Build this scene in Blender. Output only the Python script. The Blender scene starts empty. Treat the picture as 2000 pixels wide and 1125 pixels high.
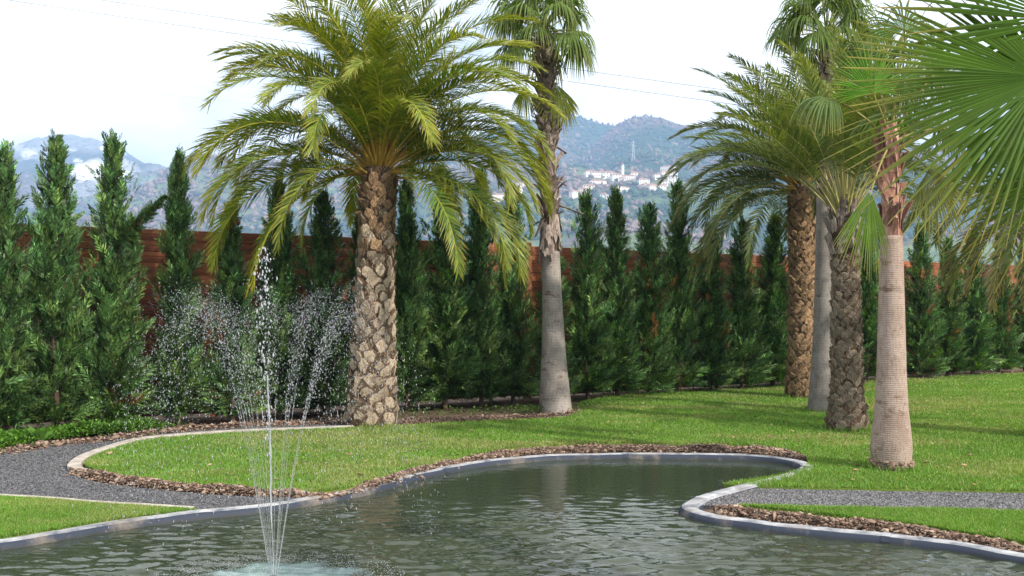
import bpy, math, random
import numpy as np
from mathutils import Vector, Matrix
from mathutils.geometry import tessellate_polygon

rad = math.radians
rng = np.random.default_rng(11)
random.seed(5)
SC = bpy.context.scene
COL = SC.collection

# ------------------------------------------------------------------ camera, sky, sun, exposure
FOC, EYE, HORIZON = 1944.0, 1.7, 600.0          # focal length in photo pixels, eye height in metres
cam_d = bpy.data.cameras.new('camera')
cam_d.sensor_width = 36.0
cam_d.lens = FOC / 2000.0 * 36.0
cam_d.shift_y = (HORIZON - 562.5) / 2000.0
cam_d.clip_start, cam_d.clip_end = 0.1, 30000.0
cam = bpy.data.objects.new('camera', cam_d)
cam.location = (0, 0, EYE)
cam.rotation_euler = (rad(90), 0, 0)
COL.objects.link(cam)
SC.camera = cam

SUN_DIR = Vector((0.68, -0.58, 0.62)).normalized()     # towards the sun
SUN_EL = math.asin(SUN_DIR.z)
SUN_ROT = math.atan2(SUN_DIR.x, SUN_DIR.y)
sun_d = bpy.data.lights.new('sun', 'SUN')
sun_d.energy = 5.0
sun_d.angle = rad(1.5)
sun_d.color = (1.0, 0.93, 0.83)
sun = bpy.data.objects.new('sun', sun_d)
sun.rotation_euler = SUN_DIR.to_track_quat('Z', 'Y').to_euler()
sun.location = (10, -10, 30)
COL.objects.link(sun)

world = bpy.data.worlds.new('World')
SC.world = world
world.use_nodes = True
wn, wl = world.node_tree.nodes, world.node_tree.links
wn.clear()
w_out = wn.new('ShaderNodeOutputWorld')
w_bg = wn.new('ShaderNodeBackground')
w_bg.inputs['Strength'].default_value = 0.1
w_sky = wn.new('ShaderNodeTexSky')
w_sky.sky_type = 'NISHITA'
w_sky.sun_disc = False
w_sky.sun_elevation = SUN_EL
w_sky.sun_rotation = SUN_ROT
w_tc = wn.new('ShaderNodeTexCoord')
w_map = wn.new('ShaderNodeMapping')
w_map.inputs['Location'].default_value = (0.35, 1.9, 0.2)
w_map.inputs['Scale'].default_value = (1.0, 1.0, 2.2)
w_noise = wn.new('ShaderNodeTexNoise')
w_noise.inputs['Scale'].default_value = 2.6
w_noise.inputs['Detail'].default_value = 7
w_noise.inputs['Roughness'].default_value = 0.55
w_ramp = wn.new('ShaderNodeValToRGB')
w_ramp.color_ramp.elements[0].position = 0.30
w_ramp.color_ramp.elements[1].position = 0.47
w_n2 = wn.new('ShaderNodeTexNoise')
w_n2.inputs['Scale'].default_value = 5.0
w_n2.inputs['Detail'].default_value = 6
w_shade = wn.new('ShaderNodeValToRGB')
w_shade.color_ramp.elements[0].position = 0.3
w_shade.color_ramp.elements[1].position = 0.62
w_shade.color_ramp.elements[0].color = (0.52, 0.55, 0.60, 1)
w_shade.color_ramp.elements[1].color = (1, 0.97, 0.92, 1)
w_gain = wn.new('ShaderNodeVectorMath'); w_gain.operation = 'SCALE'
w_gain.inputs['Scale'].default_value = 18.0            # bright cloud, times the 0.1 background strength
w_mix = wn.new('ShaderNodeMix'); w_mix.data_type = 'RGBA'
wl.new(w_tc.outputs['Generated'], w_map.inputs['Vector'])
wl.new(w_map.outputs[0], w_noise.inputs['Vector'])
wl.new(w_map.outputs[0], w_n2.inputs['Vector'])
wl.new(w_noise.outputs[0], w_ramp.inputs[0])
wl.new(w_n2.outputs[0], w_shade.inputs[0])
wl.new(w_shade.outputs[0], w_gain.inputs[0])
wl.new(w_ramp.outputs[0], w_mix.inputs[0])
wl.new(w_sky.outputs[0], w_mix.inputs[6])
wl.new(w_gain.outputs[0], w_mix.inputs[7])
wl.new(w_mix.outputs[2], w_bg.inputs['Color'])
wl.new(w_bg.outputs[0], w_out.inputs['Surface'])

SC.render.engine = 'CYCLES'
SC.view_settings.view_transform = 'Standard'
SC.view_settings.look = 'None'
SC.view_settings.gamma = 1.0
SC.view_settings.use_curve_mapping = False
SC.view_settings.exposure = 0.6
SC.cycles.use_denoising = True
SC.cycles.denoising_prefilter = 'NONE'
SC.cycles.max_bounces = 8
SC.cycles.diffuse_bounces = 3
SC.cycles.glossy_bounces = 3
SC.cycles.transmission_bounces = 6
SC.cycles.transparent_max_bounces = 8
SC.cycles.volume_bounces = 0
SC.cycles.caustics_reflective = False
SC.cycles.caustics_refractive = False

# ------------------------------------------------------------------ helpers
def W(px, py, d):
    """point seen at photo pixel px,py at depth d metres"""
    return np.array([(px - 1000.0) / FOC * d, d, EYE + (HORIZON - py) / FOC * d])

def G(px, py, z=0.0):
    """point of the level ground (height z) seen at photo pixel px,py"""
    d = FOC * (EYE - z) / (py - HORIZON)
    return np.array([(px - 1000.0) / FOC * d, d, z])

def mesh_np(name, V, F, col=None, mats=(), mi=None, smooth=False):
    """V (n,3); F list of int arrays (m,3)/(m,4) ; col (n,3) point colours; mi list of material index per array"""
    me = bpy.data.meshes.new(name)
    V = np.asarray(V, np.float32)
    F = [np.asarray(f, np.int32) for f in (F if isinstance(F, list) else [F])]
    mids = mi if mi is not None else [0] * len(F)
    keep = [k for k in range(len(F)) if len(F[k])]
    F = [F[k] for k in keep]; mids = [mids[k] for k in keep]
    li = np.concatenate([f.ravel() for f in F])
    tot = np.concatenate([np.full(len(f), f.shape[1], np.int32) for f in F])
    st = np.concatenate([[0], np.cumsum(tot)[:-1]]).astype(np.int32)
    me.vertices.add(len(V)); me.vertices.foreach_set('co', V.ravel())
    me.loops.add(len(li)); me.loops.foreach_set('vertex_index', li)
    me.polygons.add(len(tot)); me.polygons.foreach_set('loop_start', st)
    if any(not np.isscalar(m) for m in mids) or any(mids):
        mm = np.concatenate([np.full(len(f), m, np.int32) if np.isscalar(m) else np.asarray(m, np.int32) for f, m in zip(F, mids)])
        me.polygons.foreach_set('material_index', mm)
    me.polygons.foreach_set('use_smooth', np.full(len(tot), bool(smooth)))
    me.update(calc_edges=True)
    if col is not None:
        a = me.color_attributes.new('Col', 'FLOAT_COLOR', 'POINT')
        c = np.ones((len(V), 4), np.float32); c[:, :3] = col
        a.data.foreach_set('color', c.ravel())
    for m in mats:
        me.materials.append(m)
    return me

def put(name, me, parent=None, loc=None, label=None, cat=None, group=None, kind=None):
    o = bpy.data.objects.new(name, me)
    COL.objects.link(o)
    if loc is not None: o.location = loc
    if parent is not None: o.parent = parent
    if label: o['label'] = label
    if cat: o['category'] = cat
    if group: o['group'] = group
    if kind: o['kind'] = kind
    return o

def thing(name, loc, label, cat, group=None):
    return put(name, None, None, loc, label, cat, group)

class Acc:
    """collects vertices, faces and colours for one mesh"""
    def __init__(s): s.V, s.F, s.C, s.n = [], {}, [], 0
    def add(s, V, F, C=None, mi=0):
        V = np.asarray(V, float).reshape(-1, 3)
        for f in (F if isinstance(F, list) else [F]):
            f = np.asarray(f, np.int64)
            if len(f): s.F.setdefault((f.shape[1], mi), []).append(f + s.n)
        s.V.append(V)
        c = np.ones((len(V), 3)) if C is None else np.broadcast_to(np.asarray(C, float), (len(V), 3))
        s.C.append(c); s.n += len(V)
    def mesh(s, name, mats, smooth=False):
        fs, mi = [], []
        for (k, m), l in s.F.items():
            fs.append(np.concatenate(l)); mi.append(m)
        return mesh_np(name, np.concatenate(s.V), fs, np.concatenate(s.C), mats, mi, smooth)

def unit(v):
    v = np.asarray(v, float)
    return v / np.maximum(np.linalg.norm(v, axis=-1, keepdims=True), 1e-9)

def tube(pts, r, k=5, cap=False):
    """tube of k sides along pts with radii r; returns V, quads"""
    pts = np.asarray(pts, float); n = len(pts)
    r = np.broadcast_to(np.asarray(r, float), (n,))
    t = np.gradient(pts, axis=0); t = unit(t)
    ref = np.array([0.0, 0.0, 1.0]) if abs(t[:, 2]).mean() < 0.9 else np.array([1.0, 0.0, 0.0])
    a = unit(np.cross(t, ref)); b = np.cross(t, a)
    th = np.linspace(0, 2 * np.pi, k, endpoint=False)
    V = pts[:, None] + r[:, None, None] * (np.cos(th)[None, :, None] * a[:, None] + np.sin(th)[None, :, None] * b[:, None])
    i = np.arange(n - 1)[:, None] * k; j = np.arange(k)[None]; j2 = (j + 1) % k
    Q = np.stack([i + j, i + j2, i + k + j2, i + k + j], -1).reshape(-1, 4)
    return V.reshape(-1, 3), Q

def lathe(prof, k=28, wob=0.0, lean=None, seed=0):
    """solid of revolution from (z,r) profile with an uneven outline"""
    r0 = np.random.default_rng(seed)
    prof = np.asarray(prof, float)
    z = prof[:, 0]; r = prof[:, 1]
    th = np.linspace(0, 2 * np.pi, k, endpoint=False)
    ph = r0.uniform(0, 6.28, 4)
    R = r[:, None] * (1 + wob * (np.sin(2 * th + ph[0])[None] * np.sin(z * 1.3 + ph[1])[:, None] + 0.6 * np.sin(3 * th + ph[2])[None] * np.sin(z * 2.1 + ph[3])[:, None]))
    cx = np.zeros(len(z)); cy = np.zeros(len(z))
    if lean is not None: cx, cy = lean(z)
    V = np.stack([cx[:, None] + R * np.cos(th), cy[:, None] + R * np.sin(th), np.repeat(z[:, None], k, 1)], -1).reshape(-1, 3)
    n = len(z)
    i = np.arange(n - 1)[:, None] * k; j = np.arange(k)[None]; j2 = (j + 1) % k
    Q = np.stack([i + j, i + j2, i + k + j2, i + k + j], -1).reshape(-1, 4)
    V = np.vstack([V, [[cx[-1], cy[-1], z[-1]]]])
    T = np.stack([(n - 1) * k + np.arange(k), (n - 1) * k + (np.arange(k) + 1) % k, np.full(k, n * k)], -1)
    return V, [Q, T]

def vnoise(x, y, s, seed=0):
    """smooth value noise in 0..1"""
    r0 = np.random.default_rng(seed); g = r0.random((64, 64))
    u = np.asarray(x) / s; v = np.asarray(y) / s
    i = np.floor(u).astype(int); j = np.floor(v).astype(int)
    fu = u - i; fv = v - j; fu = fu * fu * (3 - 2 * fu); fv = fv * fv * (3 - 2 * fv)
    a = g[i % 64, j % 64]; b = g[(i + 1) % 64, j % 64]; c = g[i % 64, (j + 1) % 64]; d = g[(i + 1) % 64, (j + 1) % 64]
    return (a * (1 - fu) + b * fu) * (1 - fv) + (c * (1 - fu) + d * fu) * fv

def fbm(x, y, s, seed=0, o=4):
    t = 0; a = 1.0; n = 0
    for k in range(o):
        t = t + a * vnoise(x, y, s / 2 ** k, seed + k); n += a; a *= 0.5
    return t / n

def inside(pts, poly):
    x, y = pts[:, 0], pts[:, 1]; c = np.zeros(len(x), bool)
    P = np.asarray(poly); j = len(P) - 1
    for i in range(len(P)):
        xi, yi = P[i][:2]; xj, yj = P[j][:2]
        m = ((yi > y) != (yj > y))
        with np.errstate(divide='ignore', invalid='ignore'):
            c ^= m & (x < (xj - xi) * (y - yi) / (yj - yi + 1e-12) + xi)
        j = i
    return c

def smooth_line(pts, n=6, closed=False):
    """Catmull-Rom through 2D points"""
    P = [np.asarray(p, float)[:2] for p in pts]; out = []
    m = len(P); last = m if closed else m - 1
    for i in range(last):
        p0 = P[(i - 1) % m] if (closed or i > 0) else P[0]
        p1 = P[i]; p2 = P[(i + 1) % m]
        p3 = P[(i + 2) % m] if (closed or i + 2 < m) else P[-1]
        for k in range(n):
            t = k / n
            out.append(0.5 * (2 * p1 + (p2 - p0) * t + (2 * p0 - 5 * p1 + 4 * p2 - p3) * t * t + (3 * p1 - p0 - 3 * p2 + p3) * t ** 3))
    if not closed: out.append(P[-1])
    return np.array(out)

# ------------------------------------------------------------------ materials
def new_mat(name):
    m = bpy.data.materials.new(name); m.use_nodes = True
    nt = m.node_tree; nt.nodes.clear()
    return m, nt.nodes, nt.links

def noise_node(N, L, scale, detail=4, rough=0.55, stretch=None, coord='Object'):
    tc = N.new('ShaderNodeTexCoord'); nz = N.new('ShaderNodeTexNoise')
    nz.inputs['Scale'].default_value = scale; nz.inputs['Detail'].default_value = detail; nz.inputs['Roughness'].default_value = rough
    if stretch is not None:
        mp = N.new('ShaderNodeMapping'); mp.inputs['Scale'].default_value = stretch
        L.new(tc.outputs[coord], mp.inputs[0]); L.new(mp.outputs[0], nz.inputs['Vector'])
    else:
        L.new(tc.outputs[coord], nz.inputs['Vector'])
    return nz

def ramp(N, L, src, stops):
    r = N.new('ShaderNodeValToRGB'); e = r.color_ramp.elements
    while len(e) < len(stops): e.new(0.5)
    for k, (p, c) in enumerate(stops):
        e[k].position = p; e[k].color = (*c, 1) if len(c) == 3 else c
    L.new(src, r.inputs[0]); return r

def bump(N, L, src, strength, dist, normal=None):
    b = N.new('ShaderNodeBump'); b.inputs['Strength'].default_value = strength; b.inputs['Distance'].default_value = dist
    L.new(src, b.inputs['Height'])
    if normal is not None: L.new(normal, b.inputs['Normal'])
    return b

def principled(N, L, rough=0.7, spec=0.3):
    p = N.new('ShaderNodeBsdfPrincipled'); o = N.new('ShaderNodeOutputMaterial')
    p.inputs['Roughness'].default_value = rough; p.inputs['Specular IOR Level'].default_value = spec
    L.new(p.outputs[0], o.inputs['Surface']); return p, o

def leaf_mat(name, rough=0.45, transl=0.3, spec=0.4, tcol=(0.9, 1.0, 0.25), nscale=9.0, namt=0.35):
    """foliage: the point colour, a little mottled, part of the light passing through"""
    m, N, L = new_mat(name)
    p, o = principled(N, L, rough, spec)
    at = N.new('ShaderNodeAttribute'); at.attribute_name = 'Col'
    nz = noise_node(N, L, nscale, 3)
    r = ramp(N, L, nz.outputs[0], [(0.25, (1 - namt,) * 3), (0.75, (1 + namt,) * 3)])
    mx = N.new('ShaderNodeVectorMath'); mx.operation = 'MULTIPLY'
    L.new(at.outputs['Color'], mx.inputs[0]); L.new(r.outputs[0], mx.inputs[1])
    L.new(mx.outputs[0], p.inputs['Base Color'])
    if transl > 0:
        tr = N.new('ShaderNodeBsdfTranslucent'); ms = N.new('ShaderNodeMixShader'); ms.inputs[0].default_value = transl
        mc = N.new('ShaderNodeVectorMath'); mc.operation = 'MULTIPLY'; mc.inputs[1].default_value = (tcol[0] * 1.6, tcol[1] * 1.6, tcol[2] * 1.6)
        L.new(mx.outputs[0], mc.inputs[0]); L.new(mc.outputs[0], tr.inputs[0])
        L.new(p.outputs[0], ms.inputs[1]); L.new(tr.outputs[0], ms.inputs[2]); L.new(ms.outputs[0], o.inputs['Surface'])
    return m

def rough_mat(name, stops, scale=12.0, rough=0.85, bscale=40.0, bstr=0.5, bdist=0.01, detail=6, stretch=None, spec=0.2, objrand=0.0):
    m, N, L = new_mat(name)
    p, o = principled(N, L, rough, spec)
    nz = noise_node(N, L, scale, detail, 0.6, stretch)
    r = ramp(N, L, nz.outputs[0], stops)
    src = r.outputs[0]
    if objrand > 0:
        oi = N.new('ShaderNodeObjectInfo')
        mr = N.new('ShaderNodeMapRange'); mr.inputs[3].default_value = 1 - objrand; mr.inputs[4].default_value = 1 + objrand * 0.7
        L.new(oi.outputs['Random'], mr.inputs[0])
        sc = N.new('ShaderNodeVectorMath'); sc.operation = 'SCALE'
        L.new(src, sc.inputs[0]); L.new(mr.outputs[0], sc.inputs['Scale']); src = sc.outputs[0]
    L.new(src, p.inputs['Base Color'])
    b = noise_node(N, L, bscale, 5, 0.6, stretch)
    bp = bump(N, L, b.outputs[0], bstr, bdist)
    L.new(bp.outputs[0], p.inputs['Normal'])
    return m

def attr_mat(name, rough=0.85, bscale=60.0, bstr=0.4, bdist=0.005, spec=0.2):
    m, N, L = new_mat(name)
    p, o = principled(N, L, rough, spec)
    at = N.new('ShaderNodeAttribute'); at.attribute_name = 'Col'
    L.new(at.outputs['Color'], p.inputs['Base Color'])
    b = noise_node(N, L, bscale, 4)
    bp = bump(N, L, b.outputs[0], bstr, bdist); L.new(bp.outputs[0], p.inputs['Normal'])
    return m

def ring_trunk_mat(name, c_dark, c_mid, c_light, blotch, ring=55.0, ringstr=0.6, crack=60.0, blotch_lo=0.60):
    """smooth fan-palm bark: fine rings, upright cracks and darker blotches"""
    m, N, L = new_mat(name)
    p, o = principled(N, L, 0.85, 0.2)
    tc = N.new('ShaderNodeTexCoord')
    wv = N.new('ShaderNodeTexWave'); wv.wave_type = 'BANDS'; wv.bands_direction = 'Z'
    wv.inputs['Scale'].default_value = ring / 6.2832; wv.inputs['Distortion'].default_value = 4.5
    wv.inputs['Detail'].default_value = 3; wv.inputs['Detail Scale'].default_value = 1.4
    L.new(tc.outputs['Object'], wv.inputs['Vector'])
    nz = noise_node(N, L, 2.6, 6, 0.65)
    r1 = ramp(N, L, nz.outputs[0], [(0.3, c_dark), (0.5, c_mid), (0.72, c_light)])
    bl = noise_node(N, L, 3.2, 6, 0.7, (1.3, 1.3, 2.6))
    rb = ramp(N, L, bl.outputs[0], [(blotch_lo - 0.04, (0, 0, 0)), (blotch_lo + 0.06, (1, 1, 1))])
    mb = N.new('ShaderNodeMix'); mb.data_type = 'RGBA'
    L.new(rb.outputs[0], mb.inputs[0]); L.new(r1.outputs[0], mb.inputs[6]); mb.inputs[7].default_value = (*blotch, 1)
    cr = noise_node(N, L, crack, 3, 0.6, (1, 1, 0.16))
    rw = ramp(N, L, wv.outputs[0], [(0.0, (0.78, 0.75, 0.73)), (0.5, (1, 1, 1))])
    rc = ramp(N, L, cr.outputs[0], [(0.34, (0.74, 0.71, 0.69)), (0.5, (1, 1, 1))])
    m1 = N.new('ShaderNodeVectorMath'); m1.operation = 'MULTIPLY'
    m2 = N.new('ShaderNodeVectorMath'); m2.operation = 'MULTIPLY'
    L.new(mb.outputs[2], m1.inputs[0]); L.new(rw.outputs[0], m1.inputs[1])
    L.new(m1.outputs[0], m2.inputs[0]); L.new(rc.outputs[0], m2.inputs[1])
    L.new(m2.outputs[0], p.inputs['Base Color'])
    b1 = bump(N, L, wv.outputs[0], ringstr, 0.012)
    b2 = bump(N, L, cr.outputs[0], 0.3, 0.006, b1.outputs[0])
    L.new(b2.outputs[0], p.inputs['Normal'])
    return m

M = {}
M['soil'] = rough_mat('soil', [(0.3, (0.07, 0.045, 0.03)), (0.55, (0.15, 0.105, 0.07)), (0.75, (0.25, 0.19, 0.13))], 6, 0.95, 50, 0.9, 0.03)
M['clod'] = attr_mat('clod', 0.95, 90, 0.7, 0.006)
M['turf'] = rough_mat('turf', [(0.3, (0.09, 0.14, 0.02)), (0.6, (0.16, 0.23, 0.04)), (0.8, (0.25, 0.27, 0.09))], 1.5, 0.9, 120, 0.8, 0.02)
M['grass'] = leaf_mat('grass', 0.5, 0.3, 0.25, (1.0, 1.0, 0.3), 1.2, 0.12)
M['gravel_bed'] = rough_mat('gravel_bed', [(0.3, (0.03, 0.03, 0.034)), (0.55, (0.075, 0.075, 0.082)), (0.75, (0.15, 0.15, 0.16))], 90, 0.9, 110, 1.0, 0.012)
M['stone'] = attr_mat('stone', 0.8, 120, 0.3, 0.002, 0.3)
M['kerb'] = rough_mat('kerb', [(0.3, (0.26, 0.22, 0.18)), (0.55, (0.42, 0.38, 0.33)), (0.8, (0.55, 0.51, 0.46))], 9, 0.9, 60, 0.6, 0.008)
M['wood'] = None
M['cypress'] = leaf_mat('cypress', 0.5, 0.12, 0.35, (0.8, 1.0, 0.3), 2.0, 0.25)
M['bark'] = rough_mat('bark', [(0.3, (0.05, 0.035, 0.025)), (0.6, (0.13, 0.09, 0.06)), (0.8, (0.2, 0.15, 0.11))], 14, 0.9, 40, 0.8, 0.01, stretch=(1, 1, 0.3))
M['frond'] = leaf_mat('frond', 0.45, 0.3, 0.3, (1.0, 1.0, 0.25), 6.0, 0.2)
M['fan'] = leaf_mat('fan', 0.55, 0.36, 0.12, (0.95, 1.05, 0.25), 5.0, 0.18)
M['rib'] = attr_mat('rib', 0.5, 30, 0.2, 0.003, 0.35)
M['scar_face'] = rough_mat('scar_face', [(0.28, (0.26, 0.18, 0.115)), (0.46, (0.52, 0.40, 0.28)), (0.66, (0.74, 0.61, 0.46))], 9, 0.85, 28, 1.0, 0.03, objrand=0.35)
M['scar_edge'] = rough_mat('scar_edge', [(0.3, (0.07, 0.042, 0.026)), (0.55, (0.20, 0.13, 0.08)), (0.75, (0.34, 0.24, 0.155))], 14, 0.9, 34, 1.0, 0.035, objrand=0.2)
M['core'] = rough_mat('core', [(0.3, (0.035, 0.022, 0.014)), (0.6, (0.11, 0.07, 0.042)), (0.8, (0.22, 0.15, 0.095))], 12, 0.95, 45, 1.0, 0.03)
M['rust_face'] = rough_mat('rust_face', [(0.28, (0.14, 0.075, 0.035)), (0.5, (0.34, 0.21, 0.115)), (0.7, (0.52, 0.37, 0.23))], 10, 0.85, 50, 0.9, 0.012, objrand=0.35)
M['brown_face'] = rough_mat('brown_face', [(0.28, (0.11, 0.085, 0.06)), (0.5, (0.25, 0.195, 0.14)), (0.7, (0.40, 0.32, 0.24))], 10, 0.88, 50, 0.9, 0.012, objrand=0.35)
M['boot'] = rough_mat('boot', [(0.28, (0.10, 0.07, 0.056)), (0.5, (0.27, 0.21, 0.175)), (0.72, (0.48, 0.41, 0.36))], 7, 0.85, 40, 0.7, 0.01, stretch=(1, 1, 0.4), objrand=0.45)
M['red_boot'] = rough_mat('red_boot', [(0.28, (0.13, 0.055, 0.035)), (0.5, (0.30, 0.15, 0.10)), (0.72, (0.50, 0.36, 0.28))], 7, 0.8, 40, 0.6, 0.01, stretch=(1, 1, 0.35), objrand=0.35)
M['grey_trunk'] = ring_trunk_mat('grey_trunk', (0.19, 0.165, 0.145), (0.30, 0.265, 0.235), (0.40, 0.36, 0.325), (0.15, 0.10, 0.075), 80, 0.3)
M['dark_trunk'] = ring_trunk_mat('dark_trunk', (0.15, 0.135, 0.12), (0.23, 0.205, 0.185), (0.31, 0.285, 0.26), (0.10, 0.085, 0.075), 80, 0.25, 60, 0.64)
M['pink_trunk'] = ring_trunk_mat('pink_trunk', (0.25, 0.18, 0.14), (0.36, 0.275, 0.22), (0.46, 0.365, 0.30), (0.19, 0.13, 0.09), 96, 0.22, 75, 0.60)

# ------------------------------------------------------------------ ground outlines (from the plan of the garden)
rim_px = [(-420, 1128), (-200, 1094), (0, 1062), (100, 1046), (250, 1021), (400, 1003), (500, 993), (600, 979), (700, 961), (770, 943), (850, 921),
          (950, 903), (1040, 894), (1120, 890), (1200, 889), (1300, 889), (1400, 890), (1480, 893), (1535, 900), (1562, 909), (1556, 917), (1520, 930),
          (1470, 942), (1420, 954), (1370, 967), (1338, 982), (1330, 991), (1345, 1001), (1400, 1014), (1500, 1028), (1600, 1038), (1700, 1047),
          (1800, 1058), (1900, 1072), (2000, 1090), (2200, 1130), (2500, 1190)]
rim = smooth_line([G(*p) for p in rim_px], 5)
back = np.array([[6.2, 3.2], [5.2, 1.9], [2, 1.4], [-2, 1.4], [-5.5, 2.4], [-7.0, 4.6]])
rim_closed = np.vstack([rim, smooth_line([rim[-1], *back, rim[0]], 5)[1:-1]])
WATER_Z = -0.045

def gpoly(px): return [G(*p)[:2] for p in px]

lawn_top = [(690, 836), (775, 832), (850, 828), (1000, 821), (1090, 817), (1125, 806), (1135, 786), (1200, 774), (1300, 767), (1420, 759), (1540, 751.5), (1700, 742), (1850, 735), (2000, 728), (2200, 719), (2420, 711)]
lawn_arc = [(172, 897), (220, 877), (285, 860), (400, 850), (520, 843)]
lawn_low = [(1440, 949), (1500, 934), (1540, 924), (1572, 914), (1578, 903), (1570, 889), (1545, 880), (1500, 873), (1400, 868), (1200, 866), (1100, 870), (985, 877), (930, 890), (870, 905), (800, 918), (745, 936), (700, 949), (640, 959),
            (560, 961), (500, 957), (400, 949), (300, 940), (235, 930), (205, 920), (175, 913), (165, 905)]
lawn_main = smooth_line(gpoly(lawn_arc + lawn_top), 4).tolist() + [G(2420, 966)[:2].tolist()] + smooth_line(gpoly([(2000, 960)] + lawn_low + [lawn_arc[0]]), 4)[:-1].tolist()
grav_r_top = [(2420, 967), (2000, 961), (1700, 956), (1440, 951), (1415, 955)]
grav_r_low = [(1372, 975), (1368, 984), (1400, 985), (1500, 988), (1700, 992), (1900, 996), (2000, 999), (2420, 1013)]
grav_right = gpoly(grav_r_top + grav_r_low)
lawn_wedge = gpoly([(1442, 988), (1500, 989.5), (1700, 993.5), (1900, 997.5), (2000, 1000.5), (2420, 1015)]) + smooth_line(gpoly([(2420, 1130), (2000, 1061), (1950, 1052), (1850, 1036), (1750, 1021), (1650, 1010), (1550, 998), (1442, 989)]), 4).tolist()
grav_left = smooth_line(gpoly([(-420, 912), (0, 884), (100, 868), (200, 860), (262, 853), (300, 847), (400, 838), (520, 831), (690, 826)]), 4).tolist() + \
            smooth_line(gpoly([(690, 834), (520, 840), (400, 846), (285, 856), (215, 873), (160, 892), (138, 911), (147, 926), (200, 941), (300, 953), (400, 962), (500, 968), (560, 969), (596, 970)]), 4).tolist() + \
            smooth_line(gpoly([(560, 975), (505, 982), (460, 989)]), 3).tolist() + gpoly([(400, 995), (300, 989), (200, 983), (100, 975), (0, 969), (-420, 944)])
lawn_front = gpoly([(-420, 947), (0, 972), (100, 978), (200, 986), (300, 992), (385, 998)]) + smooth_line(gpoly([(375, 999), (250, 1012), (100, 1036), (0, 1051), (-200, 1081), (-420, 1112)]), 4).tolist()

def flat(name, poly, z, mat, thick=0.0):
    P = [Vector((float(p[0]), float(p[1]), 0)) for p in poly]
    T = tessellate_polygon([P])
    n = len(P)
    V = np.array([[p.x, p.y, z] for p in P])
    F = [np.array(T)]
    # face the triangles upward
    t = F[0]; a = V[t[:, 1]] - V[t[:, 0]]; b = V[t[:, 2]] - V[t[:, 0]]
    fl = (a[:, 0] * b[:, 1] - a[:, 1] * b[:, 0]) < 0
    t[fl] = t[fl][:, ::-1]
    if thick:
        V = np.vstack([V, V - [0, 0, thick]])
        i = np.arange(n); j = (i + 1) % n
        F.append(np.stack([i, i + n, j + n, j], -1))
    return mesh_np(name, V, F, None, (mat,))

# ground: one sheet out to the hills, hollowed where the pond lies
def axis(lo, hi, fine, far, n=26):
    a = np.arange(lo, hi + 1e-6, fine)
    g = np.geomspace(fine, far, n)
    return np.concatenate([(lo - np.cumsum(g)[::-1]), a, hi + np.cumsum(g)])
gx = axis(-9.0, 13.0, 0.09, 2600.0); gy = axis(0.6, 27.0, 0.09, 2600.0)
X, Y = np.meshgrid(gx, gy, indexing='xy')
pts = np.stack([X.ravel(), Y.ravel()], -1)
Z = -0.045 + 0.0 * pts[:, 0]
near = (pts[:, 0] > -9) & (pts[:, 0] < 13) & (pts[:, 1] > 0.5) & (pts[:, 1] < 27)
inp = np.zeros(len(pts), bool); inp[near] = inside(pts[near], rim_closed)
dmin = np.full(len(pts), 9.0)
idx = np.where(near)[0]
for k in range(0, len(idx), 4000):
    ii = idx[k:k + 4000]
    dmin[ii] = np.sqrt(((pts[ii, None] - rim_closed[None]) ** 2).sum(-1)).min(1)
Z[inp | (dmin < 0.06)] = -0.7
ny, nx = X.shape
i = (np.arange(ny - 1)[:, None] * nx + np.arange(nx - 1)[None]).ravel()
Q = np.stack([i, i + 1, i + nx + 1, i + nx], -1)
put('ground', mesh_np('ground', np.stack([pts[:, 0], pts[:, 1], Z], -1), Q, None, (M['soil'],), smooth=True), kind='structure')

lawn_o = put('lawn', flat('lawn', lawn_main, 0.0, M['turf'], 0.06), kind='structure')
put('lawn', flat('lawn', lawn_front, 0.0, M['turf'], 0.06), kind='structure')
put('lawn', flat('lawn', lawn_wedge, 0.0, M['turf'], 0.06), kind='structure')
put('gravel_path', flat('gravel_path', grav_left, -0.02, M['gravel_bed'], 0.04), kind='structure')
put('gravel_path', flat('gravel_path', grav_right, -0.02, M['gravel_bed'], 0.04), kind='structure')

# ------------------------------------------------------------------ water
FX, FY = -1.49, 6.22
m, N, L = new_mat('pond_water')
p, o = principled(N, L, 0.045, 0.5)
p.inputs['IOR'].default_value = 1.42
tc = N.new('ShaderNodeTexCoord')
def dist_from(pt):
    v = N.new('ShaderNodeVectorMath'); v.operation = 'DISTANCE'; v.inputs[1].default_value = pt
    L.new(tc.outputs['Object'], v.inputs[0]); return v.outputs['Value']
dn = dist_from((FX, FY, 0))
fo = noise_node(N, L, 5.0, 5, 0.6)
ad = N.new('ShaderNodeMath'); ad.operation = 'MULTIPLY_ADD'; ad.inputs[1].default_value = 0.75; L.new(fo.outputs[0], ad.inputs[0]); L.new(dn, ad.inputs[2])
fr = ramp(N, L, ad.outputs[0], [(0.82, (1, 1, 1)), (1.32, (0, 0, 0))])
mixc = N.new('ShaderNodeMix'); mixc.data_type = 'RGBA'
mixc.inputs[6].default_value = (0.034, 0.043, 0.026, 1); mixc.inputs[7].default_value = (0.22, 0.31, 0.30, 1)
fm = N.new('ShaderNodeMath'); fm.operation = 'MULTIPLY'; fm.inputs[1].default_value = 0.8
L.new(fr.outputs[0], fm.inputs[0]); L.new(fm.outputs[0], mixc.inputs[0]); L.new(mixc.outputs[2], p.inputs['Base Color'])
w2 = noise_node(N, L, 1.0, 3, 0.5, (14.0, 30.0, 1))
b = bump(N, L, w2.outputs[0], 0.25, 0.006)
L.new(b.outputs[0], p.inputs['Normal'])
M['water'] = m
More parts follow.
